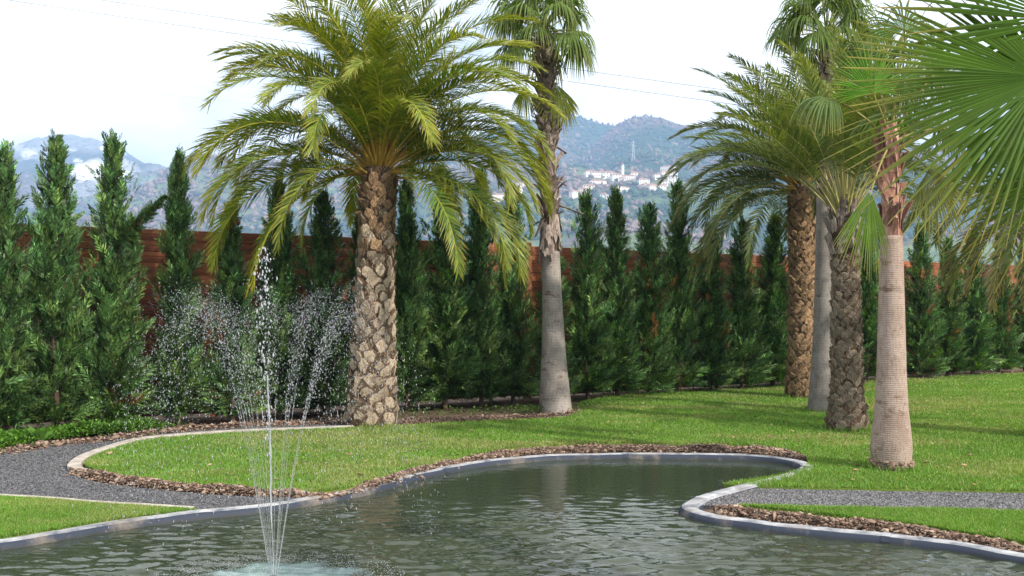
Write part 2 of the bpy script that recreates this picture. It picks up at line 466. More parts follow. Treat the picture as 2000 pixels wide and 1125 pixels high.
# the surface: crossing trains of small waves, strongest near the fountain side, calm in the far bay
rw = np.random.default_rng(909)
st_ = 0.015
wx = np.concatenate([np.arange(-7.2, -4.6, 0.08), np.arange(-4.6, 4.6, st_ * 1.7), np.arange(4.6, 6.4, 0.08)]); wy = np.concatenate([np.arange(1.3, 6.0, 0.12), np.arange(6.0, 9.2, st_), np.arange(9.2, 12.4, 0.03)])
WX, WY = np.meshgrid(wx, wy); q = np.stack([WX.ravel(), WY.ravel()], -1)
wz = np.zeros(len(q)); 
for k in range(70):
    lam = 0.07 * (3.6 ** rw.random()); th_ = math.pi / 2 + rw.normal(0, 0.36); ph_ = rw.uniform(0, 6.283)
    kx, ky = math.cos(th_) * 6.283 / lam, math.sin(th_) * 6.283 / lam
    wz += lam * 0.0062 * np.sin(kx * q[:, 0] + ky * q[:, 1] + ph_)
rf_ = np.hypot(q[:, 0] - FX, q[:, 1] - FY)
ring = 0.0022 * np.sin(rf_ * 6.283 / 0.16) * np.exp(-rf_ / 1.1)
wamp = np.interp(np.hypot(q[:, 0] - 0.6, q[:, 1] - 3.2), [4.2, 5.2, 6.2, 8.5], [1.0, 0.6, 0.10, 0.03]) * (0.45 + 1.1 * fbm(q[:, 0] + 40, q[:, 1] * 1.6 + 40, 1.1, 44, 3))
wz = WATER_Z + wz * wamp + ring
ok = inside(q, rim_closed)
okg = ok.reshape(WX.shape); dil = okg.copy()
for dx_ in range(-4, 5):
    for dy_ in range(-5, 6):
        dil |= np.roll(np.roll(okg, dy_, 0), dx_, 1)
nyw, nxw = WX.shape
i = (np.arange(nyw - 1)[:, None] * nxw + np.arange(nxw - 1)[None]); keepq = dil[:-1, :-1] & dil[1:, 1:]
i = i[keepq]; Qw = np.stack([i, i + 1, i + nxw + 1, i + nxw], -1)
used = np.unique(Qw); remap = np.full(len(q), -1); remap[used] = np.arange(len(used))
put('pond_water', mesh_np('pond_water', np.column_stack([q, wz])[used], remap[Qw], None, (m,), smooth=True), kind='structure')

# ------------------------------------------------------------------ pond edging: the liner folded over its kerb
m, N, L = new_mat('liner')
p, o = principled(N, L, 0.6, 0.22)
geo = N.new('ShaderNodeNewGeometry'); sep = N.new('ShaderNodeSeparateXYZ'); L.new(geo.outputs['True Normal'], sep.inputs[0])
up = N.new('ShaderNodeMapRange'); up.inputs[1].default_value = 0.75; up.inputs[2].default_value = 0.98; L.new(sep.outputs['Z'], up.inputs[0])
nz = noise_node(N, L, 5, 6, 0.65)
dust = N.new('ShaderNodeMapRange'); dust.inputs[1].default_value = 0.3; dust.inputs[2].default_value = 0.65; L.new(nz.outputs[0], dust.inputs[0])
mu = N.new('ShaderNodeMath'); mu.operation = 'MULTIPLY'; L.new(up.outputs[0], mu.inputs[0]); L.new(dust.outputs[0], mu.inputs[1])
rr = ramp(N, L, mu.outputs[0], [(0.0, (0.028, 0.036, 0.056)), (0.35, (0.22, 0.225, 0.24)), (1.0, (0.50, 0.50, 0.50))])
sp_z = N.new('ShaderNodeSeparateXYZ'); L.new(geo.outputs['Position'], sp_z.inputs[0])
sn = noise_node(N, L, 9, 5, 0.65)
sa = N.new('ShaderNodeMath'); sa.operation = 'MULTIPLY_ADD'; sa.inputs[1].default_value = -0.05; L.new(sn.outputs[0], sa.inputs[0]); L.new(sp_z.outputs['Z'], sa.inputs[2])
sr = N.new('ShaderNodeMapRange'); sr.inputs[1].default_value = -0.085; sr.inputs[2].default_value = -0.04; sr.inputs[3].default_value = 0.85; sr.inputs[4].default_value = 0.0; L.new(sa.outputs[0], sr.inputs[0])
sm = N.new('ShaderNodeMix'); sm.data_type = 'RGBA'; sm.inputs[7].default_value = (0.035, 0.035, 0.022, 1)
L.new(sr.outputs[0], sm.inputs[0]); L.new(rr.outputs[0], sm.inputs[6])
dn2 = noise_node(N, L, 2.2, 6, 0.7); dr2 = ramp(N, L, dn2.outputs[0], [(0.52, (0, 0, 0)), (0.68, (0.75, 0.75, 0.75))])
dm = N.new('ShaderNodeMix'); dm.data_type = 'RGBA'; dm.inputs[7].default_value = (0.20, 0.165, 0.13, 1)
L.new(dr2.outputs[0], dm.inputs[0]); L.new(sm.outputs[2], dm.inputs[6])
L.new(dm.outputs[2], p.inputs['Base Color'])
b1 = noise_node(N, L, 14, 4); bb = bump(N, L, b1.outputs[0], 0.4, 0.01); L.new(bb.outputs[0], p.inputs['Normal'])
M['liner'] = m
path = np.vstack([rim_closed, rim_closed[:1]])
# resample evenly
seg = np.r_[0, np.cumsum(np.linalg.norm(np.diff(path, axis=0), axis=1))]
ts = np.arange(0, seg[-1], 0.06)
path = np.stack([np.interp(ts, seg, path[:, 0]), np.interp(ts, seg, path[:, 1])], -1)
tg = unit(np.roll(path, -1, 0) - np.roll(path, 1, 0)); nrm = np.stack([tg[:, 1], -tg[:, 0]], -1)
if inside(path[:1] + nrm[:1] * 0.05, rim_closed)[0]: nrm = -nrm       # outward from the pond
wob = (fbm(ts, ts * 0, 0.35, 3) - 0.5)
prof = [(0.17, -0.06), (0.15, -0.005), (0.12, 0.010), (0.03, 0.016), (0.006, 0.006), (-0.02, -0.03), (-0.045, -0.3)]
Vr = []
for k, (ox, oz) in enumerate(prof):
    q = path + nrm * (ox + wob[:, None] * 0.02)
    Vr.append(np.column_stack([q, oz + wob * (0.014 if 0 < k < 5 else 0)]))
n = len(path); Vr = np.concatenate(Vr)
i = np.arange(n); j = (i + 1) % n
Q = np.concatenate([np.stack([k * n + i, k * n + j, (k + 1) * n + j, (k + 1) * n + i], -1) for k in range(len(prof) - 1)])
edge = thing('pond_edging', (0, 0, 0), 'grey pond liner folded over the low rim all along the water', 'pond edging')
put('liner', mesh_np('liner', Vr, Q, None, (M['liner'],), smooth=True), edge)
# overlap seams of the liner sheets
for t0 in np.arange(1.2, seg[-1], 2.3):
    k = int(t0 / 0.06) % n
    q = []
    for kk in (k, (k + 1) % n):
        for (ox, oz) in prof:
            q.append([path[kk, 0] + nrm[kk, 0] * (ox + wob[kk] * 0.02 - 0.004), path[kk, 1] + nrm[kk, 1] * (ox + wob[kk] * 0.02 - 0.004), oz + wob[kk] * 0.014 + 0.004])
    q = np.array(q); npf = len(prof)
    Qs = np.array([[a, a + 1, npf + a + 1, npf + a] for a in range(npf - 1)])
    put('seam', mesh_np('seam', q, Qs, None, (M['liner'],)), edge)

# ------------------------------------------------------------------ kerb strips between turf and gravel
def strip(name, pts2, w, z0, z1, label, jit=0.012):
    P = smooth_line(pts2, 6)
    t = unit(np.gradient(P, axis=0)); nn = np.stack([-t[:, 1], t[:, 0]], -1)
    wv = (fbm(np.arange(len(P)) * 0.1, np.zeros(len(P)), 0.4, 8) - 0.5) * jit * 2
    prof = [(-w / 2, z0), (-w / 2, z1 - 0.006), (-w / 2 + 0.008, z1), (w / 2 - 0.008, z1), (w / 2, z1 - 0.006), (w / 2, z0)]
    V = np.concatenate([np.column_stack([P + nn * (ox + wv[:, None]), oz + wv * 0.5]) for ox, oz in prof])
    n = len(P); i = np.arange(n - 1)
    Q = np.concatenate([np.stack([k * n + i, k * n + i + 1, (k + 1) * n + i + 1, (k + 1) * n + i], -1) for k in range(5)])
    return put(name, mesh_np(name, V, Q, None, (M['kerb'],)), label=label, cat='kerb')
strip('kerb', gpoly([(690, 835), (520, 841.5), (400, 848), (285, 858), (217, 875), (165, 894), (146, 909), (150, 918), (165, 924)]), 0.13, -0.06, 0.03, 'pale worn concrete kerb curving round the end of the oval lawn')
strip('kerb', gpoly([(-420, 945.5), (0, 970.5), (100, 976.5), (200, 984.5), (300, 990.5), (380, 996)]), 0.05, -0.06, 0.025, 'thin straight pale edging between front left lawn and gravel path', 0.006)
strip('kerb', gpoly([(1440, 986.5), (1500, 988.7), (1700, 992.7), (1900, 996.7), (2000, 999.8), (2420, 1014)]), 0.025, -0.06, 0.012, 'thin pale edging between right gravel path and the grass wedge', 0.006)

# ------------------------------------------------------------------ loose cover: clods, gravel, grass
def scatter(poly, n, seed):
    r0 = np.random.default_rng(seed); P = np.asarray(poly)
    lo, hi = P.min(0), P.max(0)
    # denser near the camera: sample depth with weight 1/d
    out = []
    need = n
    lo1 = max(lo[1], 2.0)
    for _ in range(60):
        yy = np.exp(r0.uniform(np.log(lo1), np.log(hi[1]), n)); half = yy * 0.56 + 0.4
        xx = r0.uniform(-1, 1, n) * half
        q = np.stack([xx, yy], -1)
        q = q[inside(q, poly)]
        out.append(q); need -= len(q)
        if need <= 0: break
    return np.concatenate(out)[:n]

OCT_V = np.array([[1, 0, 0], [-1, 0, 0], [0, 1, 0], [0, -1, 0], [0, 0, 1], [0, 0, -1]], float)
OCT_F = np.array([[0, 2, 4], [2, 1, 4], [1, 3, 4], [3, 0, 4], [2, 0, 5], [1, 2, 5], [3, 1, 5], [0, 3, 5]])
def lumps(q, z, size, col, seed, flatten=0.7, name='stones', mat=None, base=(OCT_V, OCT_F), smooth=False):
    r0 = np.random.default_rng(seed); n = len(q)
    BV, BF = base
    a = r0.uniform(0, 6.28, n); S = size[:, None] * r0.uniform(0.5, 1.6, (n, 3)); S[:, 2] *= flatten
    V = BV[None] * (1 + r0.uniform(-0.4, 0.4, (n, len(BV), 1))) * S[:, None]
    tl = r0.uniform(-0.5, 0.5, n); c, s = np.cos(tl)[:, None], np.sin(tl)[:, None]
    V = np.stack([V[..., 0] * c - V[..., 2] * s, V[..., 1], V[..., 0] * s + V[..., 2] * c], -1)
    c, s = np.cos(a)[:, None], np.sin(a)[:, None]
    V = np.stack([V[..., 0] * c - V[..., 1] * s, V[..., 0] * s + V[..., 1] * c, V[..., 2]], -1)
    V[..., 0] += q[:, 0, None]; V[..., 1] += q[:, 1, None]; V[..., 2] += np.broadcast_to(z, (n,))[:, None]
    F = BF[None] + (np.arange(n) * len(BV))[:, None, None]
    C = np.repeat(col, len(BV), 0)
    return mesh_np(name, V.reshape(-1, 3), F.reshape(-1, 3), C, (mat,), smooth=smooth)

def greys(n, r0, lo, hi, tint=(1, 1, 1)):
    return (r0.uniform(lo, hi, (n, 1)) ** 1.4) * np.array(tint)[None] * r0.uniform(0.94, 1.06, (n, 3))

q = scatter(grav_left, 66000, 21); r0 = np.random.default_rng(3)
put('gravel', lumps(q, -0.014, r0.uniform(0.004, 0.0095, len(q)) * (0.75 + q[:, 1] / 30), greys(len(q), r0, 0.06, 0.28, (1, 1, 1.05)), 4, 0.7, 'gravel', M['stone']), label='dark grey gravel of the left path', cat='gravel', kind='stuff')
q = scatter(grav_right, 30000, 22)
put('gravel', lumps(q, -0.014, r0.uniform(0.005, 0.011, len(q)), greys(len(q), r0, 0.09, 0.36, (1.0, 0.98, 1.0)), 5, 0.7, 'gravel', M['stone']), label='grey gravel of the right path', cat='gravel', kind='stuff')

# ico-like lump for earth clods
phi = 1.618
ICO_V = unit(np.array([[-1, phi, 0], [1, phi, 0], [-1, -phi, 0], [1, -phi, 0], [0, -1, phi], [0, 1, phi], [0, -1, -phi], [0, 1, -phi], [phi, 0, -1], [phi, 0, 1], [-phi, 0, -1], [-phi, 0, 1]]))
ICO_F = np.array([[0, 11, 5], [0, 5, 1], [0, 1, 7], [0, 7, 10], [0, 10, 11], [1, 5, 9], [5, 11, 4], [11, 10, 2], [10, 7, 6], [7, 1, 8], [3, 9, 4], [3, 4, 2], [3, 2, 6], [3, 6, 8], [3, 8, 9], [4, 9, 5], [2, 4, 11], [6, 2, 10], [8, 6, 7], [9, 8, 1]])
def earth_band(line_px, n, width, seed, label, zc=0.0, smax=0.03):
    r0 = np.random.default_rng(seed); n = int(n * 1.6)
    P = smooth_line(gpoly(line_px), 8); sg = np.r_[0, np.cumsum(np.linalg.norm(np.diff(P, axis=0), axis=1))]
    u = r0.uniform(0, sg[-1], n)
    q = np.stack([np.interp(u, sg, P[:, 0]), np.interp(u, sg, P[:, 1])], -1)
    wd = width * (0.55 + 0.9 * fbm(u, u * 0, 0.5, seed))
    off = r0.normal(0, 0.42, (n, 1)) * wd[:, None]
    t = unit(np.stack([np.interp(u + 0.05, sg, P[:, 0]) - q[:, 0] + 1e-6, np.interp(u + 0.05, sg, P[:, 1]) - q[:, 1]], -1))
    q = q + np.stack([-t[:, 1], t[:, 0]], -1) * off
    ok = ~inside(q, rim_closed); q = q[ok]; off = np.abs(off[ok, 0]); wd = wd[ok]
    hgt = np.maximum(0, 1 - (off / wd) ** 2) * 0.07 * (0.5 + fbm(q[:, 0], q[:, 1], 0.25, seed + 9))
    size = r0.gamma(1.8, smax / 8.5, len(q)).clip(0.004, smax)
    base = np.array([[0.30, 0.20, 0.14], [0.16, 0.10, 0.07], [0.42, 0.32, 0.24], [0.10, 0.065, 0.045], [0.36, 0.24, 0.18]])
    col = base[r0.integers(0, 5, len(q))] * r0.uniform(0.45, 1.0, (len(q), 1))
    z = zc - 0.03 + hgt * r0.uniform(0.2, 1.0, len(q))
    return put('earth_bank', lumps(q, z, size, col, seed, 0.6, 'earth_bank', M['clod'], (ICO_V, ICO_F)), label=label, cat='earth', kind='stuff')
earth_band([(150, 922), (205, 931), (260, 940), (330, 946), (420, 955), (500, 961), (560, 964), (640, 970)], 6500, 0.13, 31, 'crumbled brown earth along the front of the oval lawn')
earth_band([(600, 971), (660, 968), (705, 958), (750, 943), (800, 926), (870, 909), (930, 896), (990, 884)], 6500, 0.2, 32, 'brown earth clods between lawn and left pond edge')
earth_band([(960, 889), (1040, 880), (1120, 877), (1200, 875), (1300, 875), (1400, 876), (1480, 879), (1530, 886), (1562, 896)], 8000, 0.22, 33, 'brown earth clods along the far end of the pond')
earth_band([(1395, 996), (1440, 997), (1500, 1005), (1600, 1017), (1700, 1027), (1800, 1039), (1900, 1054), (2000, 1074), (2150, 1102)], 8000, 0.14, 34, 'brown earth clods along the right pond edge')
earth_band([(-100, 893), (0, 883), (100, 867), (200, 858), (290, 845), (400, 834), (520, 828), (690, 823)], 2600, 0.3, 35, 'earth and litter under the cypress row by the left path', 0.0, 0.045)
earth_band([(770, 822), (870, 821), (1000, 815), (1090, 811), (1130, 803)], 1600, 0.5, 36, 'dry earth and litter between the main palm and the grey fan palm', 0.0, 0.04)
earth_band([(1780, 739), (1850, 735), (1950, 730), (2050, 726)], 900, 0.6, 37, 'dry earth under the far right cypresses', 0.0, 0.05)

TRUNK_FEET = [(*G(px_, py_)[:2], r_) for px_, py_, r_ in ((725, 829, 0.36), (1085, 806, 0.26), (1567, 776, 0.32), (1605, 803, 0.22), (1655, 839, 0.29), (1741, 916, 0.19))]
def grass_mesh(poly, n, seed, name):
    r0 = np.random.default_rng(seed)
    q = scatter(poly, n, seed); n = len(q)
    d = q[:, 1]
    patch = fbm(q[:, 0], q[:, 1] * 2.2, 1.6, 50, 4); fine = fbm(q[:, 0], q[:, 1], 0.35, 60, 3)
    hgt = r0.uniform(0.014, 0.034, n) * (0.8 + 0.5 * fine) * (0.9 + 0.02 * d); wdt = r0.uniform(0.0035, 0.006, n) * (0.55 + d / 11)
    for (bx_, by_, br_) in TRUNK_FEET:                  # unmown tufts round the trunks
        dd_ = np.hypot(q[:, 0] - bx_, q[:, 1] - by_) - br_
        hgt = np.where(dd_ < 0.07, hgt * r0.uniform(1.2, 3.0, n), hgt)
    a = r0.uniform(0, 6.28, n); ln = r0.normal(0, 0.45, (n, 2)) * hgt[:, None]
    wv = np.stack([np.cos(a), np.sin(a)], -1) * wdt[:, None]
    z0 = np.full(n, 0.0)
    V = np.empty((n, 3, 3))
    V[:, 0] = np.column_stack([q - wv, z0]); V[:, 1] = np.column_stack([q + wv, z0]); V[:, 2] = np.column_stack([q + ln, hgt])
    green = np.array([0.17, 0.285, 0.05]); lush = np.array([0.135, 0.275, 0.04]); dry = np.array([0.40, 0.35, 0.17])
    far = np.clip((d - 8) / 12, 0, 1)
    k = np.clip((patch - 0.52) * 5.0 + 0.15 * far, 0, 1)[:, None]
    c = lush * (1 - np.clip(fine * 1.2 - 0.1, 0, 1))[:, None] + green * np.clip(fine * 1.2 - 0.1, 0, 1)[:, None]
    c = c * (1 - 0.34 * k) + dry * 0.34 * k
    isdry = (r0.random(n) < 0.05 + 0.10 * k[:, 0])[:, None]
    c = np.where(isdry, dry, c) * r0.uniform(0.7, 1.3, (n, 1))
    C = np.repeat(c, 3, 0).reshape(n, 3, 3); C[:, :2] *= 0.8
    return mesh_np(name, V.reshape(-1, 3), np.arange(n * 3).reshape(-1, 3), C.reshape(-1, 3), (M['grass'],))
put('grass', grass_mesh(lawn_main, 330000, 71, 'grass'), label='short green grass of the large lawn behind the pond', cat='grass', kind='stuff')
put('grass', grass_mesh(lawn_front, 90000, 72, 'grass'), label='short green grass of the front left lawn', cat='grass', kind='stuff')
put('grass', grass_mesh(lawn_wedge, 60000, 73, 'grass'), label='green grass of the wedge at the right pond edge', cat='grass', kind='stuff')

q = scatter(lawn_main, 260, 81); r0 = np.random.default_rng(82)
put('fallen_leaves', lumps(q, 0.03, r0.uniform(0.012, 0.03, len(q)), np.array([[0.30, 0.20, 0.10]]) * r0.uniform(0.5, 1.4, (len(q), 1)), 83, 0.25, 'fallen_leaves', M['clod']), label='small dry leaves fallen on the large lawn', cat='fallen leaves', kind='stuff')

# ------------------------------------------------------------------ fence
m, N, L = new_mat('fence_wood')
p, o = principled(N, L, 0.55, 0.3)
g1 = noise_node(N, L, 1.0, 6, 0.65, (0.9, 30, 30))
r = ramp(N, L, g1.outputs[0], [(0.28, (0.13, 0.037, 0.016)), (0.52, (0.29, 0.095, 0.042)), (0.75, (0.43, 0.17, 0.08))])
oi = N.new('ShaderNodeObjectInfo'); mr = N.new('ShaderNodeMapRange'); mr.inputs[3].default_value = 0.7; mr.inputs[4].default_value = 1.25
L.new(oi.outputs['Random'], mr.inputs[0])
sc = N.new('ShaderNodeVectorMath'); sc.operation = 'SCALE'; L.new(r.outputs[0], sc.inputs[0]); L.new(mr.outputs[0], sc.inputs['Scale'])
L.new(sc.outputs[0], p.inputs['Base Color'])
bp = bump(N, L, g1.outputs[0], 0.4, 0.006); L.new(bp.outputs[0], p.inputs['Normal'])
M['wood'] = m
ROW_DIR = np.array([0.842, 0.539, 0.0]); ROW_N = np.array([-0.539, 0.842, 0.0]); ROW_P = np.array([-5.2, 14.4, 0.0])
def on_row(px, off=0.0):
    k = (px - 1000.0) / FOC; b0 = ROW_P + ROW_N * off
    t = (k * b0[1] - b0[0]) / (ROW_DIR[0] - k * ROW_DIR[1])
    return b0 + ROW_DIR * t, t
FEN = 1.0
def board_mesh(length, h, name='board'):
    hb, t = h / 2, 0.022
    sec = [(-t, -hb + 0.007), (-t + 0.020, -hb + 0.003), (-t + 0.021, -hb), (t, -hb), (t, hb), (-t + 0.021, hb), (-t + 0.020, hb - 0.003), (-t, hb - 0.007), (-t, 0.012), (-t + 0.007, 0.008), (-t + 0.007, -0.002), (-t, -0.006)]
    V = np.array([[x, y, z] for x in (0, length) for (y, z) in sec]); k = len(sec)
    Q = np.array([[a, (a + 1) % k, k + (a + 1) % k, k + a] for a in range(k)])
    me = bpy.data.meshes.new(name)
    me.from_pydata(V.tolist(), [], [tuple(q) for q in Q.tolist()] + [tuple(range(k))[::-1], tuple(range(k, 2 * k))])
    me.materials.append(M['wood']); return me
ang = math.atan2(ROW_DIR[1], ROW_DIR[0])
f0, t_l = on_row(-260, FEN); f1, t_r = on_row(2010, FEN)
_, t_step = on_row(1032, FEN)
SECL = 3.0
starts = [t_step - SECL * k for k in range(1, 9) if t_step - SECL * (k - 1) > t_l - 0.2][::-1] + [t_step + SECL * k for k in range(0, 7) if t_step + SECL * k < t_r + 0.5]
fence = thing('fence', tuple(ROW_P + ROW_N * FEN), 'tall reddish brown fence of horizontal wooden boards behind the cypresses', 'fence')
fence.rotation_euler = (0, 0, ang)
bm_ = board_mesh(SECL - 0.008, 0.1692)
pm_ = None
for st_ in starts:
    top = 2.90 if st_ < t_step - 0.1 else 2.87
    for k in range(17):
        o = put('board', bm_, fence, (st_ + 0.006, 0.0 + random.uniform(-0.003, 0.003), top - 0.08 - k * 0.17))
    if pm_ is None:
        V = np.array([[x, y, z] for z in (-0.05, 2.895) for (x, y) in ((-0.05, 0.028), (0.05, 0.028), (0.05, 0.12), (-0.05, 0.12))])
        pm_ = mesh_np('post', V, [np.array([[0, 1, 5, 4], [1, 2, 6, 5], [2, 3, 7, 6], [3, 0, 4, 7], [4, 5, 6, 7], [3, 2, 1, 0]])], None, (M['wood'],))
    put('post', pm_, fence, (st_, 0, 0))
# the one post that stands proud of the boards
V = np.array([[x, y, z] for z in (-0.05, 2.94) for (x, y) in ((-0.06, -0.05), (0.06, -0.05), (0.06, -0.026), (-0.06, -0.026))])
put('cover_post', mesh_np('cover_post', V, [np.array([[0, 1, 5, 4], [1, 2, 6, 5], [2, 3, 7, 6], [3, 0, 4, 7], [4, 5, 6, 7]])], None, (M['wood'],)), fence, (t_step - 0.02, 0, 0))

# ------------------------------------------------------------------ cypresses
def cypress(seed, H, R, dens=1.0, dead=0.01, loose=0.0):
    """feathery column of flat sprays on rising branches"""
    r0 = np.random.default_rng(seed)
    nb = int(470 * dens)
    u = r0.random(nb) ** 1.3; z0 = 0.03 * H + u * 0.93 * H
    f = z0 / H
    prof = R * np.interp(f, [0, 0.08, 0.3, 0.5, 0.68, 0.85, 0.95, 1.0], [0.95, 1.0, 0.92, 0.80, 0.64, 0.40, 0.15, 0.0])
    az = r0.uniform(0, 6.283, nb)
    # uneven outline: low-frequency lobes and a few long straggling branches
    lobe = 0.62 + 0.72 * vnoise(az * 1.3 + 9, z0 * 2.2 + seed, 1.0, seed)
    ln = prof * lobe * r0.uniform(0.55, 1.1, nb)
    strag = r0.random(nb) < 0.04 + loose
    ln = np.where(strag, ln * r0.uniform(1.25, 1.9, nb), ln)
    el = np.radians(r0.normal(44, 9, nb) * np.clip((f - 0.04) / 0.14, -0.25, 1) + 26 * f ** 2)
    hdir = np.stack([np.cos(az), np.sin(az), np.zeros(nb)], -1)
    bd = hdir * np.cos(el)[:, None] + np.array([0, 0, 1.0]) * np.sin(el)[:, None]
    bl = ln / np.cos(el).clip(0.35); bl = np.minimum(bl, ln * 1.9)
    org = np.column_stack([np.zeros((nb, 2)), np.maximum(0.02, z0 - 0.45 * bl * np.sin(el))])
    isdead = r0.random(nb) < dead
    dz, daz = r0.uniform(0.15, 0.5) * H, r0.uniform(-2.4, -0.8)
    isdead |= (np.abs(z0 - dz) < 0.25) & (np.abs(az - 6.283 - daz) < 0.35) & (dead > 0.012) & (r0.random(nb) < 0.5)
    VV, CC = [], []
    ns = 6
    bshade = r0.uniform(0.5, 1.5, (nb, 1)); bhue = r0.random((nb, 1))
    for k in range(ns):                                   # sprays along each branch, the last one its plume
        last = k == ns - 1
        s = np.ones(nb) * 0.92 if last else 0.2 + 0.75 * (k + r0.random(nb) * 0.9) / (ns - 1)
        curve = 0.16 * bl * s * s
        bp = org + bd * (bl * s)[:, None] + np.array([0, 0, 1.0]) * curve[:, None] + r0.normal(0, 0.0 if last else 0.02, (nb, 3))
        jit = 0.12 if last else 0.30
        d = unit(bd + np.array([0, 0, 0.30]) + r0.normal(0, jit, (nb, 3)))
        sl = r0.uniform(0.16, 0.30, nb) * (1.1 - 0.55 * f) * (1.5 if last else 0.85)
        pl = unit(np.cross(d, hdir + r0.normal(0, 0.6, (nb, 3))))     # spray plane
        nm = np.cross(d, pl)
        nl = 18 if last else 11
        sshade = r0.uniform(0.8, 1.25, (nb, 1))
        for q in range(nl):                               # scale-leaf twigs of one spray
            side = (-1) ** q if q < nl - 1 else 0
            a = q / nl
            st = bp + d * (sl * a * 0.9)[:, None]
            td = unit(d + pl * (0.60 * side) + nm * r0.normal(0, 0.2, (nb, 1)) + r0.normal(0, 0.1, (nb, 3)))
            tl = sl * (0.36 * (1 - a) + 0.16) * r0.uniform(0.7, 1.2, nb)
            w = unit(np.cross(td, nm)) * (0.0075 + 0.0045 * r0.random(nb))[:, None]
            mid = st + td * (tl * 0.45)[:, None]
            tip = st + td * tl[:, None] + np.array([0, 0, -0.04]) * tl[:, None]
            VV.append(np.stack([st, mid + w, tip, mid - w], 1))
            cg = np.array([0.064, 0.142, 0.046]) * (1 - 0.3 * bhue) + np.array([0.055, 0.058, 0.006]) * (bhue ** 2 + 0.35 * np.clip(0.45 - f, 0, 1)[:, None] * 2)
            c = np.where(isdead[:, None], np.array([0.24, 0.10, 0.035]), cg) * np.exp(r0.normal(-0.05, 0.42, (nb, 1))) * bshade * sshade * (1.2 if last else 0.8)  # plume highlights and inner shade put into the colour, besides paler young growth
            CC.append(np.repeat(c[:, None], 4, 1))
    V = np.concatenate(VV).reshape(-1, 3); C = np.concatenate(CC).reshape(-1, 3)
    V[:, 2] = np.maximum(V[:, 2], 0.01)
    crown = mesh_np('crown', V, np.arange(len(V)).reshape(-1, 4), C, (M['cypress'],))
    acc = Acc()
    zs = np.linspace(-0.05, H * 0.97, 12)
    tv, tq = tube(np.column_stack([0.02 * np.sin(zs * 2 + seed), 0.02 * np.cos(zs * 1.7), zs]), 0.045 * (1 - zs / H * 0.9), 6); acc.add(tv, tq)
    for k in range(0, nb, 3):
        p0 = np.array([0, 0, org[k, 2]]); p1 = org[k] + bd[k] * bl[k] * 0.85
        tv, tq = tube(np.stack([p0, p1]), [0.007, 0.002], 3); acc.add(tv, tq)
    return crown, acc.mesh('trunk', (M['bark'],))

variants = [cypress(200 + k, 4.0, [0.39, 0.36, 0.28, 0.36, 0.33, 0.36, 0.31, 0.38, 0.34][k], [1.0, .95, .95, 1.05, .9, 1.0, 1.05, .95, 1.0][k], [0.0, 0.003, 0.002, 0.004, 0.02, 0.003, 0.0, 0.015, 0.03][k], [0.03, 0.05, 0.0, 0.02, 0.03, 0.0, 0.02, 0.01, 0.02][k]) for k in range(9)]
cyp = [  # px, tip y, variant, width factor, label
    (-62, 330, 5, 1.1, 'cypress cut off by the left frame edge, leftmost of the row'),
    (8, 286, 3, 1.05, 'tall cypress at the left frame edge with a loose leaning top'),
    (108, 264, 0, 1.12, 'broad tall loose cypress, first full one from the left'),
    (222, 262, 1, 1.18, 'tallest loose cypress with a straggling side branch left of the fountain'),
    (350, 293, 2, 1.05, 'dense narrow cypress just left of the fountain spray'),
    (452, 402, 4, 1.0, 'short cypress behind the left half of the fountain spray'),
    (545, 352, 6, 1.1, 'dark cypress right behind the tall fountain jet'),
    (632, 372, 7, 1.1, 'cypress behind the right fountain spray beside the main palm trunk'),
    (705, 400, 5, 0.8, 'cypress hidden behind the main thick palm trunk'),
    (793, 352, 6, 0.92, 'first cypress right of the main thick palm trunk'),
    (872, 345, 2, 1.2, 'dense pointed cypress, second right of the main palm trunk'),
    (938, 332, 3, 0.95, 'tall slim cypress, third right of the main palm trunk'),
    (1000, 362, 0, 0.90, 'cypress just left of the grey fan palm trunk'),
    (1078, 432, 4, 0.85, 'low cypress behind the grey fan palm trunk'),
    (1146, 372, 1, 0.98, 'first cypress right of the grey fan palm trunk'),
    (1203, 368, 5, 1.0, 'second cypress right of the grey fan palm trunk'),
    (1268, 398, 7, 0.98, 'third cypress right of the grey fan palm trunk, with rusty lower sprays'),
    (1325, 356, 0, 0.95, 'fourth cypress right of the grey fan palm trunk, with a thin high tip'),
    (1388, 436, 8, 1.0, 'fifth cypress right of the grey fan palm trunk, lower than its neighbours'),
    (1450, 424, 1, 0.95, 'second cypress left of the brown scaly palm trunk'),
    (1512, 418, 6, 1.12, 'cypress just left of the brown scaly palm trunk'),
    (1572, 430, 2, 1.1, 'cypress behind the brown scaly palm trunk'),
    (1630, 440, 3, 1.0, 'cypress behind the group of three palm trunks'),
    (1692, 436, 0, 1.0, 'cypress in the gap left of the pinkish palm trunk'),
    (1798, 436, 7, 1.05, 'first cypress right of the pinkish palm trunk'),
    (1852, 462, 8, 1.0, 'browning cypress, second right of the pinkish palm trunk'),
    (1900, 450, 6, 1.1, 'dense cypress, third right of the pinkish palm trunk'),
    (1952, 452, 4, 1.0, 'cypress next to the right frame edge with reddish lower sprays'),
    (2003, 446, 5, 1.0, 'cypress cut off by the right frame edge'),
]
